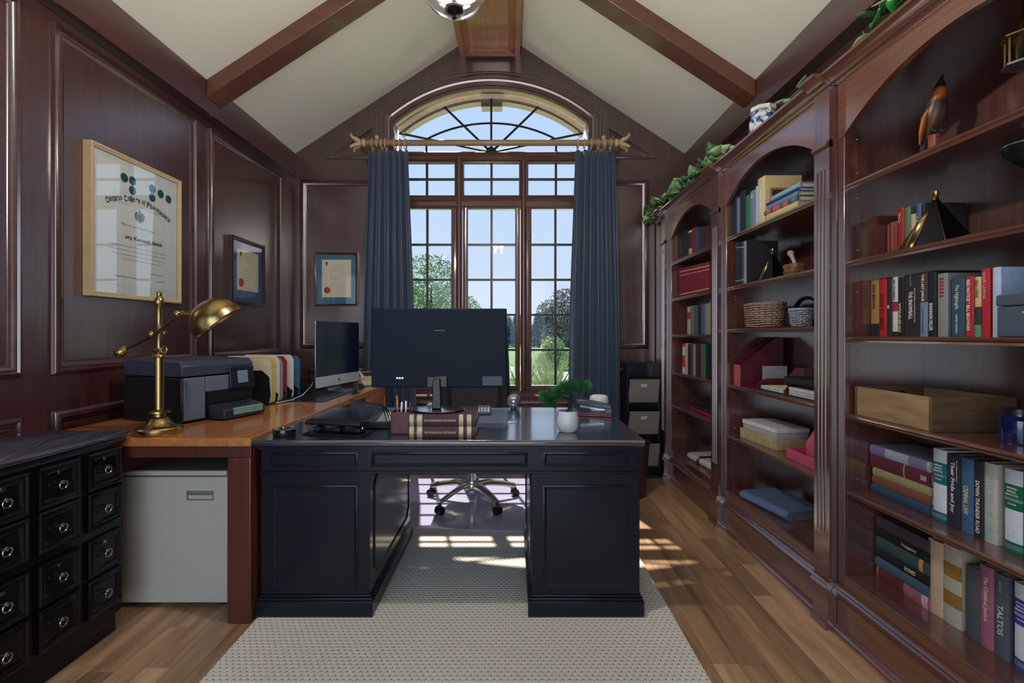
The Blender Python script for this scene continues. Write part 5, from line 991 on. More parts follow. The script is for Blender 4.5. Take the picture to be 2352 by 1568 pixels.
for s_ in (-1, 1): m.box(s_ * 0.05 - 0.004, s_ * 0.05 + 0.004, -0.1, 0.1, 0.0125, 0.085); m.box(-0.0455, 0.0455, s_ * 0.1 - 0.004, s_ * 0.1 + 0.004, 0.0125, 0.085)
m.build('body', EBONY, t, bevel=0.002)
m = MB(); m.tube([(0, 0.1 * math.cos(q), 0.085 + 0.07 * math.sin(q)) for q in [PI * i / 12 for i in range(13)]], 0.006, 8, flat=2.0); m.build('handle', EBONY, t)
# middle bay, magazine file shelf
BURGL = plain('burgundy_edge', (176, 66, 78), 0.45, vary=0.1)
t = thing('magazine_file', 'tall burgundy magazine file with a slanted top in the middle bay', 'magazine file', (1.48, 2.90, ZM[3] + 0.0006))
for y in (0.042, -0.045):
    m = MB(); m.prism([(-0.115, 0.0), (0.14, 0.0), (0.14, 0.29), (0.10, 0.29), (-0.115, 0.125)], 'Y', y, y + 0.003); m.build('side', BURG, t)
m = MB(); m.box(-0.115, -0.112, -0.0415, 0.0415, 0, 0.124); m.build('front', BURGL, t)
m = MB(); m.box(0.137, 0.14, -0.0415, 0.0415, 0.0, 0.288); m.box(-0.1115, 0.1365, -0.0415, 0.0415, 0.0, 0.003); m.build('back', BURG, t)
t = thing('magazine_file', 'low burgundy file holding a clear case behind the letter tray', 'magazine file', (1.56, 2.56, ZM[3] + 0.0006))
m = MB(); m.prism([(0.12, 0.0), (-0.06, 0.0), (-0.06, 0.13), (0.02, 0.13), (0.12, 0.05)], 'X', -0.03, -0.027); m.prism([(0.12, 0.0), (-0.06, 0.0), (-0.06, 0.13), (0.02, 0.13), (0.12, 0.05)], 'X', 0.03, 0.033); m.box(-0.0265, 0.0295, -0.06, 0.12, 0, 0.003); m.build('holder', BURG, t)
t = thing('disc_case', 'stack of clear disc cases leaning behind the letter tray', 'disc case', (1.50, 2.745, ZM[3] + 0.0006))
for k in range(3): MB().box(-0.045, 0.08, 0.012 * k, 0.012 * k + 0.010, 0, 0.125).build('case', plain('clear_case', (150, 150, 156), 0.15), t)
t = thing('letter_tray', 'black and burgundy desk tray full of papers in the middle bay', 'letter tray', (1.47, 2.43, ZM[3] + 0.0006))
m = MB(); m.box(-0.095, 0.055, -0.27, 0.25, 0.0, 0.006); m.build('base', BLACKP, t)
for y in (0.246, -0.02, -0.274):
    m = MB(); m.prism([(-0.095, 0.0065), (0.055, 0.0065), (0.055, 0.06), (-0.04, 0.06), (-0.075, 0.05), (-0.095, 0.025)], 'Y', y, y + 0.006); m.build('divider', BURG, t)
for k, (y0_, y1_, c, z, lab) in enumerate(((0.0, 0.235, (176, 190, 206), 0.008, 'loose pale blue papers in the left half of the letter tray'), (-0.262, -0.03, (196, 186, 200), 0.008, 'thick pile of white papers in the right half of the letter tray'))):
    t2 = thing('paper_pile', lab, 'papers', (1.47, 2.43 + (y0_ + y1_) / 2, ZM[3] + z)); r3 = random.Random(k + 3)
    for j in range(6 if k else 3):
        cc = [(206, 206, 214), (190, 170, 186), (214, 206, 170), (170, 186, 200), (220, 218, 220), (206, 196, 206)][j]; h2 = (y1_ - y0_) / 2 - 0.012
        m = MB(); m.at((0, 0, 0.0006 + j * 0.0065), r3.uniform(-.03, .03)); m.box(-0.088, 0.045, -h2, h2, 0, 0.0055); m.build('sheet', plain('sheet_%d' % j, cc, 0.8), t2)
t = thing('ring_binder', 'black zip binder lying on the paper pile in the letter tray', 'binder', (1.46, 2.28, ZM[3] + 0.0675), 0.0)
m = MB(); m.box(-0.09, 0.055, -0.115, 0.13, 0.0, 0.006); m.box(-0.09, 0.055, -0.115, 0.13, 0.024, 0.03); m.box(-0.09, -0.084, -0.115, 0.13, 0.0062, 0.0238); m.build('cover', BLACKP, t, bevel=0.002)
MB().box(-0.083, 0.115, -0.135, 0.132, 0.0065, 0.0235).build('sheets', PAPER, t)
# middle bay, box shelf
def carton(name, label, X, Y, Z, lx_, ly_, h, mt, rz, lid=None):
    t = thing(name, label, 'box', (X, Y, Z + 0.0006), rz); th = 0.004
    m = MB(); m.box(-lx_, lx_, -ly_, ly_, 0, th); m.build('bottom', mt, t)
    for s_ in (-1, 1):
        MB().box(s_ * lx_ - th / 2, s_ * lx_ + th / 2, -ly_, ly_, th + 0.0002, h).build('side', mt, t)
        MB().box(-lx_ + th, lx_ - th, s_ * ly_ - th / 2, s_ * ly_ + th / 2, th + 0.0002, h).build('side', mt, t)
    return t
carton('open_carton', 'tan cardboard tray at the bottom of the carton stack', 1.50, 2.735, ZM[4], 0.10, 0.17, 0.06, plain('tan_card', (176, 152, 112), 0.7), 0.10)
t = thing('gift_box', 'grey-white lidded box resting in the tan cardboard tray', 'box', (1.50, 2.735, ZM[4] + 0.0052), 0.10)
MB().box(-0.093, 0.093, -0.155, 0.155, 0.0, 0.085).build('body', plain('grey_card', (170, 166, 162), 0.6), t, bevel=0.002)
MB().box(-0.096, 0.096, -0.158, 0.158, 0.0855, 0.11).build('lid', plain('white_card', (206, 206, 206), 0.55), t, bevel=0.002)
PINK = plain('rose_leatherette', (196, 80, 106), 0.4, vary=0.06)
t = thing('rose_box', 'rose red desk box with a raised lid at the right of the middle bay', 'box', (1.50, 2.30, ZM[4] + 0.0006))
m = MB(); m.box(-0.11, 0.10, -0.10, 0.12, 0.0, 0.004); m.box(-0.11, -0.106, -0.10, 0.12, 0.0045, 0.05); m.box(-0.1055, 0.10, 0.116, 0.12, 0.0045, 0.05); m.build('tray', PINK, t, bevel=0.001)
m = MB(); m.prism([(-0.05, 0.0045), (0.098, 0.0045), (0.098, 0.20), (0.02, 0.20), (-0.05, 0.09)], 'Y', -0.08, 0.06); m.build('holder', PINK, t, bevel=0.002)
t = thing('photo_album', 'blue leather album lying on the bottom shelf of the middle bay', 'album', (1.495, 2.66, DECK + 0.0005), 0.2)
ALB = plain('blue_leather', (92, 110, 140), 0.4, vary=0.1)
m = MB(); m.box(-0.10, 0.115, -0.18, 0.18, 0, 0.006); m.box(-0.10, 0.115, -0.18, 0.18, 0.044, 0.05); m.tube([(-0.10, -0.18, 0.025), (-0.10, 0.18, 0.025)], 0.025, 12); m.build('cover', ALB, t, bevel=0.002)
MB().box(-0.09, 0.11, -0.175, 0.175, 0.0065, 0.0435).build('pages', plain('album_pages', (120, 112, 104), 0.8), t)
# ------------------------------------------------------------------ far bay
row([(1560, 1566, 535, (36, 44, 42), 'dark green book at the left of', {}), (1566.4, 1573, 531, (46, 40, 44), 'brown-black book second on', {}), (1573.4, 1580, 530, (40, 30, 36), 'black book third on', {}), (1580.6, 1587.5, 528, (60, 50, 56), 'grey-black book with cream bands on', dict(bands=((0.0, 0.3, (190, 176, 156)), (0.9, 0.96, W)))), (1588, 1595, 524, (130, 34, 40), 'red book on', {}), (1595.4, 1601, 522, (44, 70, 130), 'blue book on', {}), (1601.5, 1609, 522, (52, 48, 66), 'dull purple book on', {}), (1609.5, 1618, 522, (58, 34, 40), 'maroon book on', {}), (1618.5, 1628, 520, (66, 44, 42), 'brown book at the right of', {})],
    1.388, ZR[0], 0.16, 'books on the far top shelf', ' the top shelf of the far bay')
e0, e1, n = 1559.5, 1627.5, 17
ent = []
for k in range(n):
    a = e0 + (e1 - e0) * k / n; b_ = e0 + (e1 - e0) * (k + 1) / n
    ent.append((a + 0.1, b_ - 0.1, 616 - 15 * k / n, (120, 26, 42), 'matching red encyclopedia volume in', dict(bands=((0.86, 0.89, (196, 170, 150)), (0.74, 0.76, (196, 170, 150)), (0.1, 0.13, (196, 170, 150))))))
row(ent, 1.385, ZR[1], 0.19, 'red encyclopedia set', ' the second shelf of the far bay')
row([(1577, 1584, 704, (186, 170, 146), 'cream book with a red square on', dict(bands=((0.55, 0.8, (170, 50, 50)),))), (1584.5, 1592, 702, (110, 116, 122), 'grey book second on', {}), (1592.5, 1601, 701, (84, 90, 98), 'slate book on', {}), (1601.5, 1608, 703, (28, 34, 44), 'black book on', {}), (1608.5, 1617, 698, (64, 96, 130), 'blue book on', {}), (1617.5, 1628, 697, (150, 140, 122), 'beige book at the right of', {})],
    1.388, ZR[2], 0.16, 'books on the far third shelf', ' the third shelf of the far bay')
row([(1566, 1572, 789, (196, 60, 64), 'red and white book first on', dict(bands=((0.0, 0.2, (214, 206, 200)), (0.6, 0.9, (214, 206, 200))))), (1572.4, 1578, 788, (200, 170, 160), 'pale pink book on', {}), (1578.4, 1584, 790, (40, 40, 44), 'black book with white specks on', {}), (1584.4, 1590, 789, (70, 66, 66), 'dark grey book on', {}), (1590.4, 1595.5, 790, (180, 130, 110), 'salmon book on', {}), (1596, 1602, 790, (56, 46, 44), 'brown book on', {}), (1602.4, 1607.5, 790, (34, 34, 38), 'slim black book on', {}), (1608, 1613, 790, (120, 84, 60), 'tan book on', {}), (1613.4, 1619, 790, (60, 110, 80), 'green book on', {}), (1619.4, 1627, 791, (26, 26, 30), 'black book with white letters at the right of', {})],
    1.388, ZR[3], 0.15, 'books on the far fourth shelf', ' the fourth shelf of the far bay')
stack([(0.022, (150, 40, 52), 'red book under the black one on', {}), (0.022, (30, 32, 38), 'black book lying on the red one on', dict(dl=0.02))], 1.40, 3.75, ZR[4], 0.36, 0.20, 'lying books on the far fifth shelf', ' the fifth shelf of the far bay')
t = thing('folded_cushion', 'folded cream heating pad with black straps on the far bottom shelf', 'heating pad', (1.48, 3.52, DECK + 0.0006), 0.10)
m = MB(); m.box(-0.10, 0.12, -0.24, 0.22, 0.0, 0.05); m.build('pad', plain('cream_fabric', (196, 190, 178), 0.8), t, bevel=0.02)
for y in (0.02, -0.2):
    m = MB(); m.tube([(-0.103, y, 0.002), (-0.106, y, 0.03), (-0.09, y, 0.053), (0.1, y, 0.053), (0.123, y, 0.03)], 0.004, 6, flat=3.0); m.build('strap', BLACKP, t)
m = MB(); m.tube([(-0.105, -0.2, 0.02), (-0.135, -0.22, 0.01), (-0.142, -0.18, -0.004), (-0.147, -0.13, -0.012), (-0.144, -0.16, -0.05), (-0.141, -0.21, -0.045), (-0.132, -0.22, 0.004)], 0.003, 6); m.build('cord', BLACKP, t)
# ------------------------------------------------------------------ on top of the bookcases
ZT = 2.272
LG = [plain('ivy_%d' % i, c, 0.4, vary=0.3, scale=25) for i, c in enumerate([(96, 138, 88), (124, 158, 112), (66, 104, 66), (166, 186, 138), (40, 140, 50)])]
def leaf_proto(mt):
    m = MB(); pts = [(0, 0, 0), (0.32, -0.06, 0.03), (0.5, 0.22, 0.02), (0.36, 0.5, 0.0), (0.16, 0.8, -0.06), (0, 1.0, -0.14), (-0.16, 0.8, -0.06), (-0.36, 0.5, 0.0), (-0.5, 0.22, 0.02), (-0.32, -0.06, 0.03), (0, 0.45, -0.06)]
    m.add(pts, [(0, 1, 10), (1, 2, 10), (2, 3, 10), (3, 4, 10), (4, 5, 10), (5, 6, 10), (6, 7, 10), (7, 8, 10), (8, 9, 10), (9, 0, 10)])
    return m.build('leaf', mt, None, solid=0.02, angle=80)
LPROTO = [leaf_proto(g) for g in LG]; _used = set()
def put_leaf(i, par, loc, rot, sc):
    p = LPROTO[i]
    if i in _used: return place(p, par, loc, rot, sc)
    _used.add(i); p.parent = par; p.location = loc; p.rotation_euler = rot; p.scale = (sc,) * 3; return p
def ivy(label, base, vines, size, kinds, seed, per=7):
    t = thing('trailing_ivy', label, 'plant', base); r = random.Random(seed)
    mv = MB()
    for v in vines: mv.tube([Vector(p) for p in v], 0.003, 5)
    mv.build('vine', plain('vine_stem', (70, 74, 44), 0.7), t)
    for v in vines:
        for a, b_ in zip(v[:-1], v[1:]):
            for k in range(per):
                p = Vector(a).lerp(Vector(b_), (k + r.random()) / per) + Vector((r.uniform(-.035, .03), r.uniform(-.03, .03), r.uniform(0.0, .06)))
                put_leaf(r.choice(kinds), t, p, (r.uniform(-0.9, 1.3), r.uniform(-0.9, 0.9), PI / 2 + r.uniform(-2.2, 2.2)), size * r.uniform(0.6, 1.2))
    return t
ivy('variegated ivy trailing over the far end of the bookcase top', (1.36, 3.4, ZT), [[(-0.02, 0.98, 0.0), (-0.07, 0.86, 0.02), (-0.07, 0.6, 0.03), (-0.05, 0.3, 0.05), (0.0, 0.0, 0.07), (0.0, -0.3, 0.06), (0.02, -0.52, 0.03)], [(-0.05, 0.45, 0.03), (0.02, 0.2, 0.10), (0.03, -0.1, 0.13), (0.03, -0.3, 0.10)], [(-0.10, 0.88, 0.0), (-0.12, 0.9, -0.03), (-0.115, 0.95, -0.06)]], 0.078, [0, 1, 2, 3], 4, 16)
ivy('small ivy sprig on the bookcase top above the near pilaster', (1.35, 2.22, ZT), [[(0.0, 0.12, 0.0), (-0.03, 0.04, 0.02), (0.0, -0.06, 0.04), (0.02, -0.14, 0.03)]], 0.055, [0, 3, 1], 8, 4)
ivy('bright green ivy on top of the nearest bookcase', (1.36, 1.72, ZT), [[(0.0, 0.12, 0.0), (-0.03, 0.02, 0.03), (0.0, -0.1, 0.08), (0.03, -0.2, 0.12)], [(0.0, -0.05, 0.02), (-0.04, -0.12, 0.06), (0.0, -0.2, 0.05)]], 0.085, [4, 4, 2, 3], 12, 5)
def china_mat():
    m, nt, b = _new('blue_white_china'); tc = nt.nodes.new('ShaderNodeTexCoord'); vo = nt.nodes.new('ShaderNodeTexVoronoi'); nz = nt.nodes.new('ShaderNodeTexNoise'); ad = nt.nodes.new('ShaderNodeMath'); rp = nt.nodes.new('ShaderNodeValToRGB')
    vo.inputs['Scale'].default_value = 16; nz.inputs['Scale'].default_value = 40; ad.operation = 'MULTIPLY'; nt.links.new(tc.outputs['Object'], vo.inputs[0]); nt.links.new(tc.outputs['Object'], nz.inputs[0]); nt.links.new(vo.outputs[0], ad.inputs[0]); nt.links.new(nz.outputs[0], ad.inputs[1]); nt.links.new(ad.outputs[0], rp.inputs[0])
    rp.color_ramp.elements[0].position = 0.10; rp.color_ramp.elements[0].color = lin(214, 218, 222); rp.color_ramp.elements[1].position = 0.34; rp.color_ramp.elements[1].color = lin(24, 44, 120)
    q = rp.color_ramp.elements.new(0.25); q.color = lin(206, 212, 220)
    nt.links.new(rp.outputs[0], b.inputs['Base Color']); b.inputs['Roughness'].default_value = 0.12; b.inputs['Coat Weight'].default_value = 0.5; return m
t = thing('porcelain_jar', 'blue and white porcelain jar with a lid on the bookcase top', 'jar', (1.365, 2.60, ZT + 0.0006))
MB().lathe([(0, 0), (0.05, 0), (0.06, 0.02), (0.074, 0.06), (0.072, 0.10), (0.055, 0.13), (0.05, 0.14)], 8).build('body', china_mat(), t, angle=20)
MB().lathe([(0.048, 0.1405), (0.066, 0.142), (0.066, 0.162), (0.05, 0.166), (0, 0.166)], 8).build('lid', plain('china_white', (214, 212, 206), 0.15), t, angle=20)
m = MB()
for s_ in (-1, 1): m.torus((0, s_ * 0.062, 0.125), 0.012, 0.004, 'X', 14, 6)
m.build('handles', plain('china_white', (214, 212, 206), 0.15), t)
# ------------------------------------------------------------------ things on the black desk
DZ = 0.7665
PADM = plain('slate_leather', (104, 114, 134), 0.3, vary=0.1, scale=14)
m = MB(); m.prism([(-0.74, 2.275), (-0.028, 2.275), (-0.02, 2.283), (-0.02, 2.87), (-0.74, 2.87)], 'Z', DZ, DZ + 0.004); tag(m.build('desk_pad', PADM, bevel=0.001), 'slate leather desk pad behind the dictionaries', 'desk pad')
PZ = DZ + 0.0045
DKR = (62, 22, 30); GB = plain('gilt_pattern', (170, 152, 118), 0.4, metal=0.5, vary=0.5, scale=260)
for k, (z, pos) in enumerate(((DZ + 0.0004, 'bottom'), (DZ + 0.0514, 'top'))):
    book('burgundy and gilt dictionary volume at the %s of the monitor riser' % pos, -0.44, 2.035, z, 0.0500, 0.286, 0.235, DKR, lying=True, rz=PI / 2, group='dictionary volumes', text='THE WORLD BOOK DICTIONARY', trgb=(196, 178, 150), tlen=0.48, tz=0.48, th=0.009,
         bands=((0.02, 0.085, GB), (0.132, 0.21, GB), (0.755, 0.82, GB), (0.875, 0.94, GB)), extra=((('A-K', 'L-Z')[1 - k], (190, 150, 140), 0.03, 0.115, 0.006, 0),))
BT = DZ + 0.1016
t = thing('monitor', 'wide black computer monitor seen from behind on two dictionaries', 'monitor', (-0.31, 2.15, BT))
MONM = plain('monitor_back', (18, 28, 42), 0.55, vary=0.03, scale=4, spec=0.15)
mx0, mx1 = (852 - VX) * 2.13 / F, (1164 - VX) * 2.13 / F; mz0, mz1 = zof(890, 2.13), zof(708, 2.13)
m = MB(); m.box(mx0, mx1, 2.133, 2.150, mz0, mz1); sh = m.build('housing', MONM, t, world=True, bevel=0.005)
m = MB(); m.box(mx0 + 0.006, mx1 - 0.006, 2.1505, 2.153, mz0 + 0.012, mz1 - 0.006); m.build('screen', plain('dark_screen', (10, 14, 30), 0.08), t, world=True)
cx = (1004 - VX) * 2.13 / F
m = MB(); m.box(cx - 0.045, cx + 0.045, 2.124, 2.1325, mz0 + 0.002, mz0 + 0.05); m.build('stand_mount', BLACKP, t, world=True, bevel=0.003)
m = MB(); m.prism([(cx - 0.021, BT + 0.012), (cx + 0.021, BT + 0.012), (cx + 0.016, mz0 + 0.04), (cx - 0.016, mz0 + 0.04)], 'Y', 2.108, 2.1235); m.build('stand_neck', BLACKP, t, world=True, bevel=0.004)
m = MB(); m.lathe([(0, 0.0004), (0.118, 0.0004), (0.122, 0.004), (0.118, 0.008), (0.04, 0.012), (0, 0.012)], 40); m.v = [(cx + v[0], 2.148 + v[1] * 0.80, BT + v[2]) for v in m.v]; m.build('stand_base', plain('gloss_black', (14, 15, 20), 0.12, coat=0.8), t, world=True)
m = MB(); m.box((1108 - VX) * 2.13 / F, (1153 - VX) * 2.13 / F, 2.1318, 2.1328, zof(885, 2.13), zof(864, 2.13)); m.build('rating_label', plain('label_grey', (62, 70, 84), 0.5), sh, world=True, smooth=False)
m = MB()
for px in (912, 918, 924): m.box((px - 2 - VX) * 2.13 / F, (px + 2 - VX) * 2.13 / F, 2.1315, 2.1328, zof(870, 2.13), zof(866, 2.13))
m.build('ports', SILVER, sh, world=True)
m = MB(); m.box((996 - VX) * 2.13 / F, (1022 - VX) * 2.13 / F, 2.1322, 2.1328, zof(760, 2.13), zof(757.5, 2.13)); m.build('logo_strip', plain('logo_grey', (48, 56, 68), 0.4), sh, world=True)
t = thing('pen_holder', 'burgundy leather pen holder box left of the dictionaries', 'pen holder', (-0.49, 2.17, PZ))
hx, hy, hh = 0.042, 0.042, 0.098
m = MB(); m.box(-hx, hx, -hy, hy, 0, 0.004)
for s_ in (-1, 1): m.box(s_ * hx - 0.0025, s_ * hx + 0.0025, -hy, hy, 0.0045, hh); m.box(-hx + 0.003, hx - 0.003, s_ * hy - 0.0025, s_ * hy + 0.0025, 0.0045, hh)
t.location.z = DZ + 0.0005; WM[t.name] = Matrix.Translation(t.location); m.build('box', BURG, t, bevel=0.001)
t.location.y = 2.16
for k, (dx, dy, h, c, nm, tilt) in enumerate(((-0.03, 0.02, 0.128, (30, 50, 120), 'blue capped pen', -0.06), (-0.02, 0.0, 0.162, (196, 118, 48), 'orange pencil', -0.08), (-0.008, -0.02, 0.135, (206, 206, 206), 'white and blue pen', 0.12), (0.002, 0.018, 0.142, (34, 36, 52), 'dark marker pen', -0.02), (0.014, -0.01, 0.138, (216, 220, 228), 'silver clipped pen', 0.03), (0.026, 0.01, 0.128, (130, 40, 56), 'maroon pen', 0.08))):
    t2 = thing('pen', nm + ' standing in the burgundy holder', 'pen', (-0.49 + dx, 2.16 + dy, DZ + 0.0056), group='pens in the holder', rot=(0, tilt * 0.5, 0))
    m = MB(); m.lathe([(0, 0), (0.0015, 0.002), (0.004, 0.014), (0.0042, h * 0.75)], 10); m.build('barrel', plain('pen_%d' % k, c, 0.3), t2)
    m = MB(); m.lathe([(0.0045, h * 0.752), (0.0045, h - 0.004), (0.003, h), (0, h)], 10); m.box(-0.001, 0.001, -0.0065, -0.0048, h * 0.8, h * 0.98); m.build('cap', plain('pencap_%d' % k, tuple(int(min(255, q * 1.1 + 10)) for q in c), 0.3), t2)
t = thing('letter_sorter', 'black wire mesh letter sorter on the desk pad', 'letter sorter', (-0.65, 2.30, PZ))
m = MB(); m.box(-0.085, 0.075, -0.06, 0.06, 0.0, 0.003); m.build('base', MESHB, t)
def mesh_mat():
    m, nt, b = _new('see_through_mesh'); tr = nt.nodes.new('ShaderNodeBsdfTransparent'); mx = nt.nodes.new('ShaderNodeMixShader'); mx.inputs[0].default_value = 0.3; out = nt.nodes['Material Output']
    b.inputs['Base Color'].default_value = lin(70, 78, 94); b.inputs['Roughness'].default_value = 0.4
    nt.links.new(tr.outputs[0], mx.inputs[1]); nt.links.new(b.outputs[0], mx.inputs[2]); nt.links.new(mx.outputs[0], out.inputs[0]); return m
MESHT = mesh_mat()
for k, (y, hgt, xs_) in enumerate(((-0.055, 0.135, -0.085), (-0.005, 0.115, -0.06), (0.045, 0.09, -0.03))):
    x0, x1 = (-0.085, 0.075); slant = -0.02
    poly = [(x0 + slant * 0.2, y, 0.004), (x1, y, 0.004), (x1 - 0.03, y - 0.01, hgt * 0.80), (x0 + slant, y - 0.01, hgt)]
    m = MB(); m.tube(poly, 0.0035, 6, closed=True); m.build('wire_frame', MESHB, t)
    m = MB(); m.add(poly, [(0, 1, 2, 3)]); m.build('mesh_panel', MESHT, t, smooth=False)
t = thing('hole_punch', 'black three-hole punch on the left of the desk', 'hole punch', (-0.77, 2.135, DZ + 0.0005), math.radians(-12))
m = MB(); m.prism([(-0.06, 0.0), (0.05, 0.0), (0.05, 0.012), (-0.06, 0.006)], 'X', -0.14, 0.14); m.build('base', BLACKP, t, bevel=0.002)
m = MB(); m.prism([(-0.055, 0.052), (-0.05, 0.044), (0.045, 0.026), (0.052, 0.034), (0.035, 0.058), (-0.03, 0.066)], 'X', -0.135, 0.13); m.build('lever', plain('punch_black', (24, 24, 28), 0.28), t, bevel=0.004)
for x in (-0.1, 0.0, 0.1): MB().box(x - 0.014, x + 0.014, -0.02, 0.03, 0.0125, 0.03).build('punch_head', DARKP, t, bevel=0.002)
m = MB(); m.sphere((0.132, -0.03, 0.034), 0.006, 8, 6); m.build('rivet', SILVER, t)
t = thing('round_tin', 'low round black tin at the left front corner of the desk', 'tin', (-0.995, 2.10, DZ + 0.0005))
MB().lathe([(0, 0), (0.045, 0), (0.047, 0.003), (0.047, 0.018)], 32).build('base', BLACKP, t)
MB().lathe([(0.049, 0.0185), (0.049, 0.028), (0.046, 0.031), (0.03, 0.031), (0.026, 0.026), (0, 0.026)], 32).build('lid', plain('gloss_black', (14, 15, 20), 0.12), t)
t = thing('calculator', 'grey desk calculator to the right of the dictionaries', 'calculator', (-0.155, 2.66, PZ), 0.05)
m = MB(); m.prism([(-0.075, 0.0), (-0.075, 0.014), (0.075, 0.032), (0.075, 0.0)], 'X', -0.042, 0.042); cb = m.build('body', DARKP, t, bevel=0.003)
for i in range(4):
    for j in range(5):
        y = -0.062 + 0.02 * j; z = 0.014 + (y + 0.075) * 0.12; MB().box(-0.034 + 0.018 * i, -0.021 + 0.018 * i, y, y + 0.013, z + 0.0005, z + 0.0045).build('key', plain('key_white', (206, 208, 212), 0.5), cb)
MB().box(-0.034, 0.034, 0.042, 0.066, 0.0305, 0.0335).build('display', plain('lcd', (120, 130, 124), 0.15), cb)
t = thing('notebook', 'black notebook lying behind the monitor base', 'notebook', (-0.26, 2.55, PZ), 0.1)
m = MB(); m.box(-0.10, 0.07, -0.1, 0.1, 0.0, 0.003); m.box(-0.10, 0.07, -0.1, 0.1, 0.017, 0.02); m.build('cover', BLACKP, t)
MB().box(-0.098, 0.067, -0.097, 0.097, 0.0033, 0.0167).build('pages', PAPER, t)
for (x, y, rz, w, l, lab) in ((-0.60, 2.56, 0.15, 0.10, 0.14, 'white paper sheet on the desk pad behind the letter sorter'), (-0.40, 2.62, -0.2, 0.09, 0.12, 'pale paper sheet behind the monitor stand')):
    t = thing('paper_sheet', lab, 'paper', (x, y, PZ), rz); m = MB(); m.box(-w, w, -l, l, 0, 0.0012); m.build('sheet', PAPER, t)
t = thing('paper_note', 'small white triangular paper note beside the desk pad', 'paper', (0.005, 2.42, DZ + 0.0004)); m = MB(); m.prism([(-0.022, -0.04), (0.03, -0.01), (-0.022, 0.02)], 'Z', 0, 0.0008); m.build('sheet', PAPER, t)
t = thing('glass_globe', 'small silver glass globe paperweight at the back of the desk', 'paperweight', (0.012, 2.845, DZ + 0.0005))
MB().sphere((0, 0, 0.045), 0.042, 32, 20).build('ball', plain('mirror_glass', (190, 198, 214), 0.05, metal=0.85, vary=0.03), t)
MB().lathe([(0.018, 0), (0.022, 0.002), (0.018, 0.006), (0.012, 0.006)], 20).build('base', SILVER, t)
# bonsai
t = thing('bonsai', 'small artificial bonsai in a round white pot on the desk', 'plant', (0.255, 2.185, DZ + 0.0005))
MB().lathe([(0.0, 0), (0.036, 0), (0.044, 0.008), (0.051, 0.03), (0.052, 0.055), (0.046, 0.085), (0.043, 0.094), (0.040, 0.094), (0.042, 0.08), (0.0, 0.08)], 36).build('pot', plain('white_ceramic', (206, 208, 210), 0.35, vary=0.03), t)
MB().lathe([(0, 0.086), (0.036, 0.085), (0.0405, 0.082)], 24).build('soil', plain('soil', (44, 36, 30), 0.95), t)
m = MB(); m.tube([(0.0, 0, 0.08), (0.012, 0, 0.10), (0.008, 0, 0.122), (0.022, 0, 0.14), (0.018, 0, 0.165), (0.022, 0, 0.185)], [0.012, 0.010, 0.010, 0.008, 0.007, 0.005], 10); m.tube([(0.02, 0, 0.142), (-0.01, 0.0, 0.152), (-0.04, -0.005, 0.158), (-0.065, 0, 0.15), (-0.085, 0, 0.13)], [0.007, 0.005, 0.005, 0.004, 0.003], 8); m.build('trunk', plain('bonsai_bark', (40, 34, 34), 0.8, vary=0.2), t)
PINE = plain('bonsai_needles', (48, 110, 62), 0.6, vary=0.35, scale=60); rb = random.Random(3)
for (px, pz, rx, rz2, n) in ((0.058, 0.205, 0.044, 0.030, 1100), (0.008, 0.200, 0.042, 0.034, 1100), (-0.032, 0.178, 0.040, 0.032, 900), (-0.085, 0.155, 0.038, 0.034, 1000), (-0.078, 0.125, 0.024, 0.022, 350)):
    m = MB()
    for _ in range(n):
        a = rb.random() * 6.28; k = math.sqrt(rb.random()); p = Vector((px + rx * k * math.cos(a), rx * 0.9 * k * math.sin(a), pz + rz2 * rb.uniform(-1, 1) * (1 - 0.5 * k)))
        d = Vector((math.cos(a) * k * 0.8 + rb.gauss(0, .35), math.sin(a) * k * 0.8 + rb.gauss(0, .35), 0.55 + rb.gauss(0, .35))).normalized() * rb.uniform(0.014, 0.024); w = d.orthogonal().normalized() * 0.0016
        m.add([tuple(p - w), tuple(p + w), tuple(p + d)], [(0, 1, 2)])
    o = m.build('needle_pad', PINE, t, smooth=False); o['kind'] = 'stuff'
m = MB()
for _ in range(30): a = rb.random() * 6.28; m.add([(0.026 * math.cos(a), 0.026 * math.sin(a), 0.084), (0.03 * math.cos(a) + .003, 0.03 * math.sin(a), 0.084), (0.036 * math.cos(a), 0.036 * math.sin(a), 0.1 + rb.random() * .012)], [(0, 1, 2)])
o = m.build('moss', plain('moss', (120, 140, 120), 0.8), t, smooth=False); o['kind'] = 'stuff'
# stapler, white speaker
t = thing('stapler', 'heavy grey desktop stapler with a red base on the right of the desk', 'stapler', (0.455, 2.60, DZ + 0.0005), math.radians(-14))
m = MB(); m.box(-0.11, 0.09, -0.03, 0.03, 0.0, 0.009); m.build('base', plain('stapler_red', (140, 30, 40), 0.35), t, bevel=0.003)
m = MB(); m.box(-0.085, 0.088, -0.024, 0.024, 0.0095, 0.016); m.box(0.05, 0.088, -0.02, 0.02, 0.0165, 0.05); m.build('anvil', plain('stapler_grey', (60, 64, 72), 0.3), t, bevel=0.002)
m = MB(); m.prism([(-0.105, 0.075), (-0.098, 0.062), (0.02, 0.042), (0.082, 0.040), (0.09, 0.05), (0.086, 0.062), (0.02, 0.076), (-0.06, 0.088), (-0.098, 0.088)], 'Y', -0.022, 0.022); m.build('lever', plain('stapler_dark', (62, 68, 80), 0.28), t, bevel=0.006)
m = MB(); m.prism([(-0.08, 0.045), (0.02, 0.034), (0.05, 0.034), (0.05, 0.041), (-0.08, 0.058)], 'Y', -0.016, 0.016); m.build('magazine', NICKEL, t)
t = thing('wifi_router', 'rounded white wireless router behind the stapler', 'router', (0.50, 2.74, DZ + 0.0005))
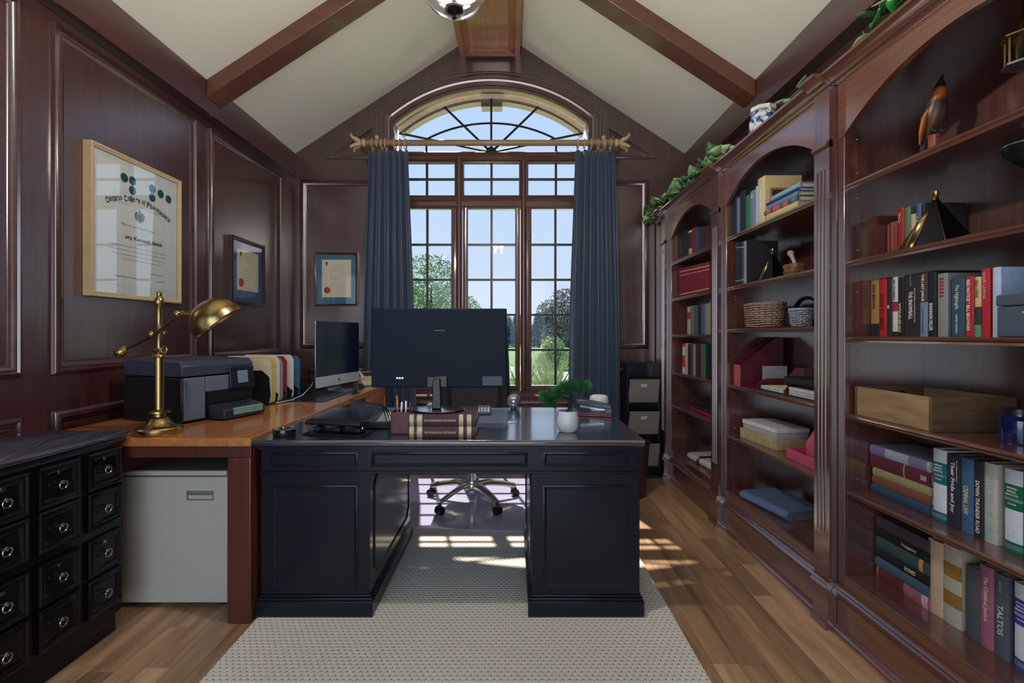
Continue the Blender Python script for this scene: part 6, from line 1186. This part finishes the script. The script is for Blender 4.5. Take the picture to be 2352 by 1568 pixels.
MB().lathe([(0, 0.003), (0.04, 0.003), (0.05, 0.012), (0.054, 0.035), (0.054, 0.07), (0.049, 0.088), (0.036, 0.095), (0, 0.096)], 36).build('shell', WHITEP, t)
MB().lathe([(0, 0), (0.042, 0), (0.042, 0.0028)], 30).build('foot', GREYP, t)
# ------------------------------------------------------------------ file tower and waste basket by the right curtain
t = thing('file_tower', 'tall black file tower with slanted pockets beside the right curtain', 'file tower', (1.118, 4.14, 0.0005))
TW = plain('tower_black', (20, 22, 27), 0.32, coat=0.3, vary=0.06); PK = plain('pocket_lit', (130, 126, 123), 0.32, coat=0.3, vary=0.05)  # black pockets coloured grey to carry the light reflected on them
for s_ in (-1, 1):
    m = MB(); m.box(s_ * 0.132 - 0.005, s_ * 0.132 + 0.005, -0.09, 0.09, 0.02, 0.96); m.build('side_panel', TW, t, bevel=0.002)
topc = [(-0.1265 + 0.253 * i / 16, 0.955 + 0.022 * abs(-1 + 2 * i / 16) ** 1.5) for i in range(17)]
m = MB(); m.prism([(0.1265, 0.02), (-0.1265, 0.02)] + topc, 'Y', 0.08, 0.09); m.build('back_panel', TW, t)
m = MB(); m.box(-0.15, 0.15, -0.12, 0.10, 0.0, 0.0195); m.build('base', TW, t, bevel=0.003)
for k, z in enumerate((0.63, 0.36, 0.09)):
    m = MB(); m.add([(-0.1255, -0.06, z), (0.1255, -0.06, z), (0.1255, -0.125, z + 0.20), (-0.1255, -0.125, z + 0.20)], [(0, 1, 2, 3)]); p = m.build('pocket', PK, t, solid=0.006, smooth=False)
    m = MB(); m.box(-0.1255, 0.1255, -0.058, 0.075, z - 0.004, z); m.build('pocket_floor', TW, t)
    m = MB(); m.prism([(-0.0955 - 0.0075, z + 0.13), (-0.111 - 0.0075, z + 0.16), (-0.113 - 0.0075, z + 0.16), (-0.0975 - 0.0075, z + 0.13)], 'X', -0.03, 0.02); m.build('label_holder', plain('label_card', (214, 216, 214), 0.5), p)
t = thing('waste_basket', 'dark brown waste basket behind the right end of the desk', 'waste basket', (0.90, 3.62, 0.0005))
m = MB(); m.lathe([(0, 0.004), (0.11, 0.004), (0.115, 0.0), (0.132, 0.40), (0.14, 0.40), (0.11, 0.012), (0, 0.01)], 32); m.build('body', wood('basket_brown', (44, 26, 24), (70, 42, 36), 'Z', rough=0.5), t)
MB().torus((0, 0, 0.40), 0.1425, 0.006, 'Z', 32, 8).build('rim', EBONY, t)
